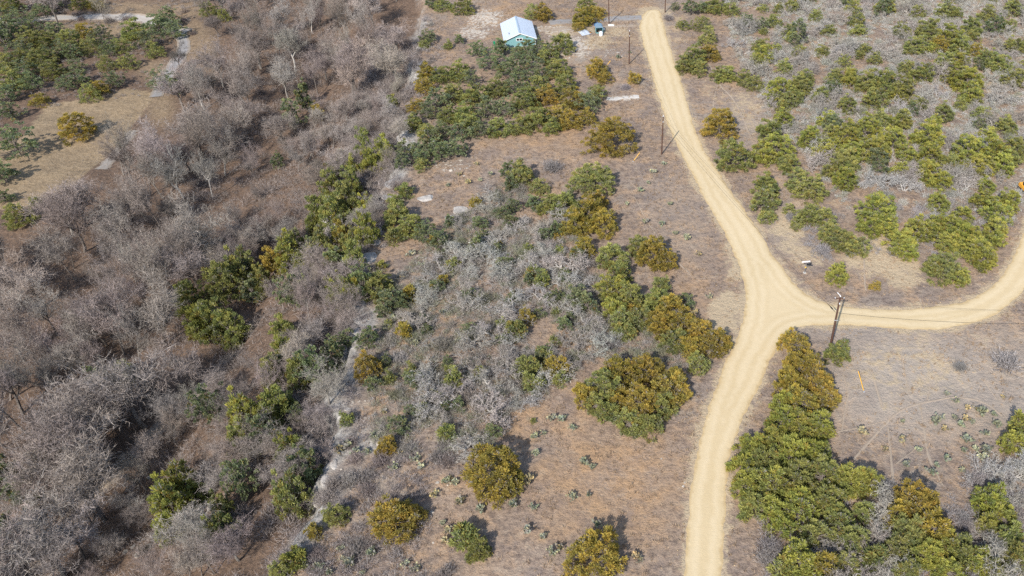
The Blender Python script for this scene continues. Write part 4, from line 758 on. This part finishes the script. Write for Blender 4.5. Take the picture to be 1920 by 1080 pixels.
def debris():
    def lump(name, px, py, sx, sy, sz, col, label, cat, seed, rz=0):
        import bmesh
        p = at(px, py); bm = bmesh.new(); bmesh.ops.create_grid(bm, x_segments=10, y_segments=10, size=1); g = random.Random(seed)
        from mathutils import noise as mn
        for v in bm.verts:
            e = max(abs(v.co.x), abs(v.co.y)); z = (1-e**3)*(.6+.5*mn.noise(Vector((v.co.x*1.7+seed, v.co.y*1.7, 0)))); v.co = Vector((v.co.x*sx*(1+.2*mn.noise(v.co*1.5+Vector((seed, 0, 0)))), v.co.y*sy, z*sz+.02+.12*abs(mn.noise(v.co*4))))
        me = bpy.data.meshes.new(name); bm.to_mesh(me); bm.free(); me.materials.append(plain(name+'_cloth', col, .6, .3, .35)); o = link(name, me, None, p); o.rotation_euler = (0, 0, rz); tag(o, label, cat)
    lump('tarp', 1095, 61, 1.6, 2.0, .7, (.45, .49, .55), 'crumpled pale grey tarp at the foot of the juniper', 'tarp', 3, .5)
    lump('tarp', 1119, 47, .8, .8, .8, (.03, .14, .38), 'small bright blue tarp behind the shed', 'tarp', 5)
    lump('sack', 1131, 55, .5, .6, .6, (.75, .74, .7), 'white sack lying right of the shed', 'sack', 8)
    lump('sack', 1146, 47.5, 1.0, .8, .35, (.72, .68, .6), 'white sacks heaped at the foot of the pole', 'sack', 9)
    p = at(1107, 63); b = empty('bucket', p, 0, 'orange bucket standing on bare soil left of the shed', 'bucket'); MB().tube([(0, 0, 0), (0, 0, .5)], [.22, .28], 12).build('body', plain('orange_plastic', (.6, .28, .06), .5, .4), b); MB().tube([(0, 0, .5), (0, 0, .55)], [.29, .27], 12).build('lid', plain('black_plastic', (.02, .02, .02), .5, .4), b)
    for x, y, tx in [(927, 84.5, 'upper green bin standing left of the cabin'), (928.5, 90, 'lower green bin standing left of the cabin')]:
        p = at(x, y); b = empty('bin', p, .2, tx, 'bin'); gm = plain('green_plastic', (.02, .24, .11), .5, .4); MB().add([(-.25, -.25, 0), (.25, -.25, 0), (.25, .25, 0), (-.25, .25, 0), (-.33, -.33, .95), (.33, -.33, .95), (.33, .33, .95), (-.33, .33, .95)], [(3, 2, 1, 0), (4, 5, 6, 7), (0, 1, 5, 4), (1, 2, 6, 5), (2, 3, 7, 6), (3, 0, 4, 7)]).build('body', gm, b)
        MB().box(-.36, -.36, .953, .36, .36, 1.02).build('lid', gm, b)
debris()

# ------------------------------------------------------------------ utility poles, wires, sign
wood_m = plain('pole_timber', (.105, .060, .045), .9, .1, .5, 0, 6); steel = plain('galvanised', (.55, .56, .57), .45, .5, .2, .3); blackm = plain('black_fitting', (.02, .022, .025), .5, .4, .1); yel = plain('guy_yellow', (.75, .40, .03), .5, .3, .2); insul = plain('porcelain', (.7, .72, .74), .3, .5, .05)
POLES = {}
def pole(key, bx, by, tx, ty, rad, label, hgt=None):
    p = at(bx, by); lo, hi = 3., 20.
    if hgt is None:
        for k in range(40):
            m = (lo+hi)/2; _, v, _ = proj(p[0], p[1], p[2]+m); lo, hi = (m, hi) if v > ty else (lo, m)
        hgt = lo
    root = empty('utility_pole', p, 0, label, 'utility pole'); tz = hgt
    u, v, dz = proj(p[0], p[1], p[2]+hgt); lx = (tx-u)*dz/F if tx is not None else 0
    top = Vector((lx, 0, tz)); POLES[key] = (Vector(p), Vector(p)+top)
    MB().tube([(0, 0, -.3), top*.5, top], [rad, rad*.86, rad*.7], 10).build('shaft', wood_m, root)
    MB().tube([top, top+Vector((0, 0, .16)), top+Vector((0, 0, .34))], [.05, .11, .05], 8).build('insulator', insul, root)
    MB().box(top.x-.06, -rad-.08, tz-1.2, top.x+.06, -rad*.7, tz-1.05).build('bracket', steel, root)
    MB().tube([(top.x, -rad-.14, tz-1.25), (top.x, -rad-.14, tz-1.0)], [.07, .07], 8).build('insulator', insul, root)
    return root
pole('A', 1142, 45.5, 1141, None, .17, 'tall wooden utility pole beside the grey driveway', 9.6)
pole('B', 1179.5, 120, 1180.5, 59, .17, 'wooden utility pole in grass left of the far road, shadow crossing grass')
pole('C', 1240.5, 289.5, 1243.5, 219, .17, 'wooden utility pole left of the road, its shadow reaching the road')
pole('E', 1247, 23.5, 1248.5, None, .17, "wooden utility pole behind the grey bush at the road's far end", 9.4)
D = pole('D', 1556.5, 651, 1575.5, 557, .21, 'stout leaning utility pole with crossing guy wire beside the road junction')
pd, td = POLES['D']; dx = td.x-pd.x; H_ = td.z-pd.z
MB().box(dx-.9, -.06, H_-.42, dx+.75, .06, H_-.30).build('crossarm', wood_m, D)
for q in (-.8, .65): MB().tube([(dx+q, 0, H_-.3), (dx+q, 0, H_-.1)], [.05, .09], 8).build('insulator', insul, D)
MB().tube([(dx-.05, 0, H_+.3), (dx-.55, .3, H_+.75)], [.06, .05], 6).build('lightning_arrester', insul, D)
MB().box(dx*.5-.32, -.26, H_*.56, dx*.5+.32, -.2, H_*.56+.1).build('band', steel, D)
def wire(P, label, rad=.014, sag=0.0, m=blackm):
    a, b = Vector(P[0]), Vector(P[1]); n = 14; L = [a.lerp(b, i/n)-Vector((0, 0, sag*4*(i/n)*(1-i/n))) for i in range(n+1)]
    o = MB().tube([q-L[0] for q in L], rad, 4).build('power_line', m, None, L[0]); return tag(o, label, 'wire')
T = {k: v[1] for k, v in POLES.items()}; dn = Vector((0, -.3, -1.15))
wire((T['D'], T['C']), 'upper wire from the junction pole to the pole left of the road', .015, 1.0); wire((T['D']+Vector((-.2, 0, -3.3)), T['C']+dn), 'lower wire from the junction pole to the pole left of the road', .018, .8)
wire((T['C'], T['B']), 'upper wire between the two poles left of the far road', .014, .7); wire((T['C']+dn, T['B']+dn), 'lower wire between the two poles left of the far road', .014, .7)
wire((T['B'], T['A']), 'upper wire from the grass pole to the driveway pole', .014, .6); wire((T['B']+dn, T['E']+dn), "wire crossing the road's far end", .014, .6)
q1 = at(2020, 655); wire((T['D'], Vector(q1)+Vector((0, 0, 9))), 'upper wire from the junction pole towards the right edge', .015, 1.2); wire((T['D']+Vector((0, 0, -3.4)), Vector(q1)+Vector((0, 0, 6))), 'lower wire from the junction pole towards the right edge', .018, 1.0)
# strain insulator on the lower wire
sdir = (T['C']+dn-(T['D']+Vector((-.2, 0, -3.3)))).normalized(); s0 = T['D']+Vector((-.2, 0, -3.35))
o = MB().tube([Vector((0, 0, 0))]+[sdir*t for t in (.5, .8, 1.1, 1.5, 2.1)], [.04, .05, .12, .12, .05, .03], 8).build('strain_insulator', blackm, None, s0+sdir*.3); tag(o, 'black strain insulator on the wire left of the junction pole', 'insulator')
def guy(ax, ay, topp, label, gl=2.3):
    a = Vector(at(ax, ay)); d = (topp-a); u = d.normalized(); root = empty('guy_wire', a, 0, label, 'guy wire')
    MB().tube([Vector((0, 0, 0)), d], .007, 4).build('cable', blackm, root); MB().tube([u*.25, u*(.25+gl)], .065, 6).build('guard', yel, root); MB().box(-.12, -.12, -.02, .12, .12, .1).build('anchor', steel, root)
guy(1620, 735, T['D']+Vector((0, 0, -1)), 'guy wire with a long yellow guard right of the junction pole', 3.2)
guy(1187, 303, T['C']+Vector((0, 0, -1)), 'guy wire with a yellow-orange guard below the pole left of the road')
guy(1134, 128, T['B']+Vector((0, 0, -1)), 'guy wire with a yellow guard beside a juniper near the far pole')
def street_sign():
    p = at(1508.5, 511.5); r = empty('street_sign', p, R(8), 'street sign post with two crossed blank blades inside the road junction', 'sign')
    MB().box(-.25, -.25, -.1, .25, .25, .06).build('footing', plain('sign_footing', (.55, .52, .46), .9, .1), r)
    MB().tube([(0, 0, 0), (.04, 0, 2.5)], .06, 8).build('post', plain('grey_post', (.14, .145, .15), .5, .4), r)
    MB().box(-.85, -.02, 2.52, .75, .02, 2.82).build('blade', plain('white_blade', (.82, .78, .8), .4, .4, .05), r); MB().box(0, -.42, 2.14, .95, -.38, 2.46).build('blade', plain('dark_blade', (.015, .02, .03), .4, .4, 0), r)
    MB().box(-.12, -.10, 1.25, .12, -.062, 1.5).build('marker', plain('amber_marker', (.85, .5, .06), .4, .4, 0), r)
street_sign()
def machine():
    """orange machine that the right edge of the picture cuts off"""
    p = at(1921, 357); r = empty('digger', p, R(-80), 'orange and black machine parked at the right edge above the bend', 'machine'); og = plain('orange_paint', (.75, .36, .04), .4, .5, .15); bl = plain('black_rubber', (.015, .015, .016), .8, .2, 0)
    for sy in (-1, 1):
        t = MB(); t.prism([(-1.4, .25), (-1.2, .02), (1.2, .02), (1.4, .25), (1.25, .55), (-1.25, .55)], sy*.95-.2, sy*.95+.2); t.build('crawler_track', bl, r)
    MB().prism([(-1.3, .56), (1.1, .56), (1.1, 1.1), (.2, 1.25), (-1.2, 1.45), (-1.45, 1.1)], -.9, .9).build('body', og, r)
    MB().prism([(-.4, 1.26), (.75, 1.13), (.7, 2.1), (-.35, 2.1)], -.62, .3).build('cab', bl, r); MB().box(-.45, -.68, 2.103, .78, .36, 2.2).build('cab_roof', og, r)
    MB().tube([(.9, .55, 1.1), (2.2, .55, 2.4), (3.4, .55, 1.6)], [.16, .15, .12], 6).build('boom', og, r); MB().tube([(3.4, .55, 1.6), (3.2, .55, .5)], [.13, .1], 6).build('dipper', og, r)
    MB().prism([(3.0, .1), (3.5, .1), (3.6, .6), (3.1, .65)], .25, .85).build('bucket', bl, r)
machine()
def snag():
    for x0, y0, x1, y1, tx in [(1612, 985, 1610, 965, 'first'), (1625, 975, 1665, 990, 'second'), (1590, 950, 1625, 998, 'third')]:
        a, b = Vector(at(x0, y0)), Vector(at(x1, y1)); d = b-a; o = MB().tube([Vector((0, 0, .3)), d*.5+Vector((.2, .1, .7)), d+Vector((0, 0, .4))], [.12, .09, .04], 6).build('fallen_branch', M['wood'], None, a); o.color = (.40, .34, .28, 1)
        tag(o, f'{tx} of the bleached branches lying in the lower right thicket', 'branch')
snag()

# ------------------------------------------------------------------ names: single out look-alikes by their order in the picture
ORD = 'leftmost,second,third,fourth,fifth,sixth,seventh,eighth,ninth,tenth,eleventh,twelfth,thirteenth,fourteenth,fifteenth,sixteenth,seventeenth,eighteenth,nineteenth,twentieth,twenty-first,twenty-second,twenty-third,twenty-fourth,twenty-fifth,twenty-sixth,twenty-seventh,twenty-eighth,twenty-ninth,thirtieth'.split(',')
by = {}
for o, b, x in items: by.setdefault(b, []).append((x, o))
for b, L in by.items():
    L.sort(key=lambda q: q[0]); slab = 'slab on the ledge' in b; n = len(L)
    for i, (x, o) in enumerate(L):
        if n == 1: o['label'] = b; continue
        j, end = (i, 'left') if i < (n+1)//2 else (n-1-i, 'right')
        if slab: end = 'the top' if end == 'left' else 'the bottom'
        word = (ORD[min(j, 29)])
        if j == 0: word = {'left': 'leftmost', 'right': 'rightmost', 'the top': 'topmost', 'the bottom': 'lowest'}[end]; o['label'] = f'{b}, {word} of these'
        else: o['label'] = f'{b}, {word} from {end}'
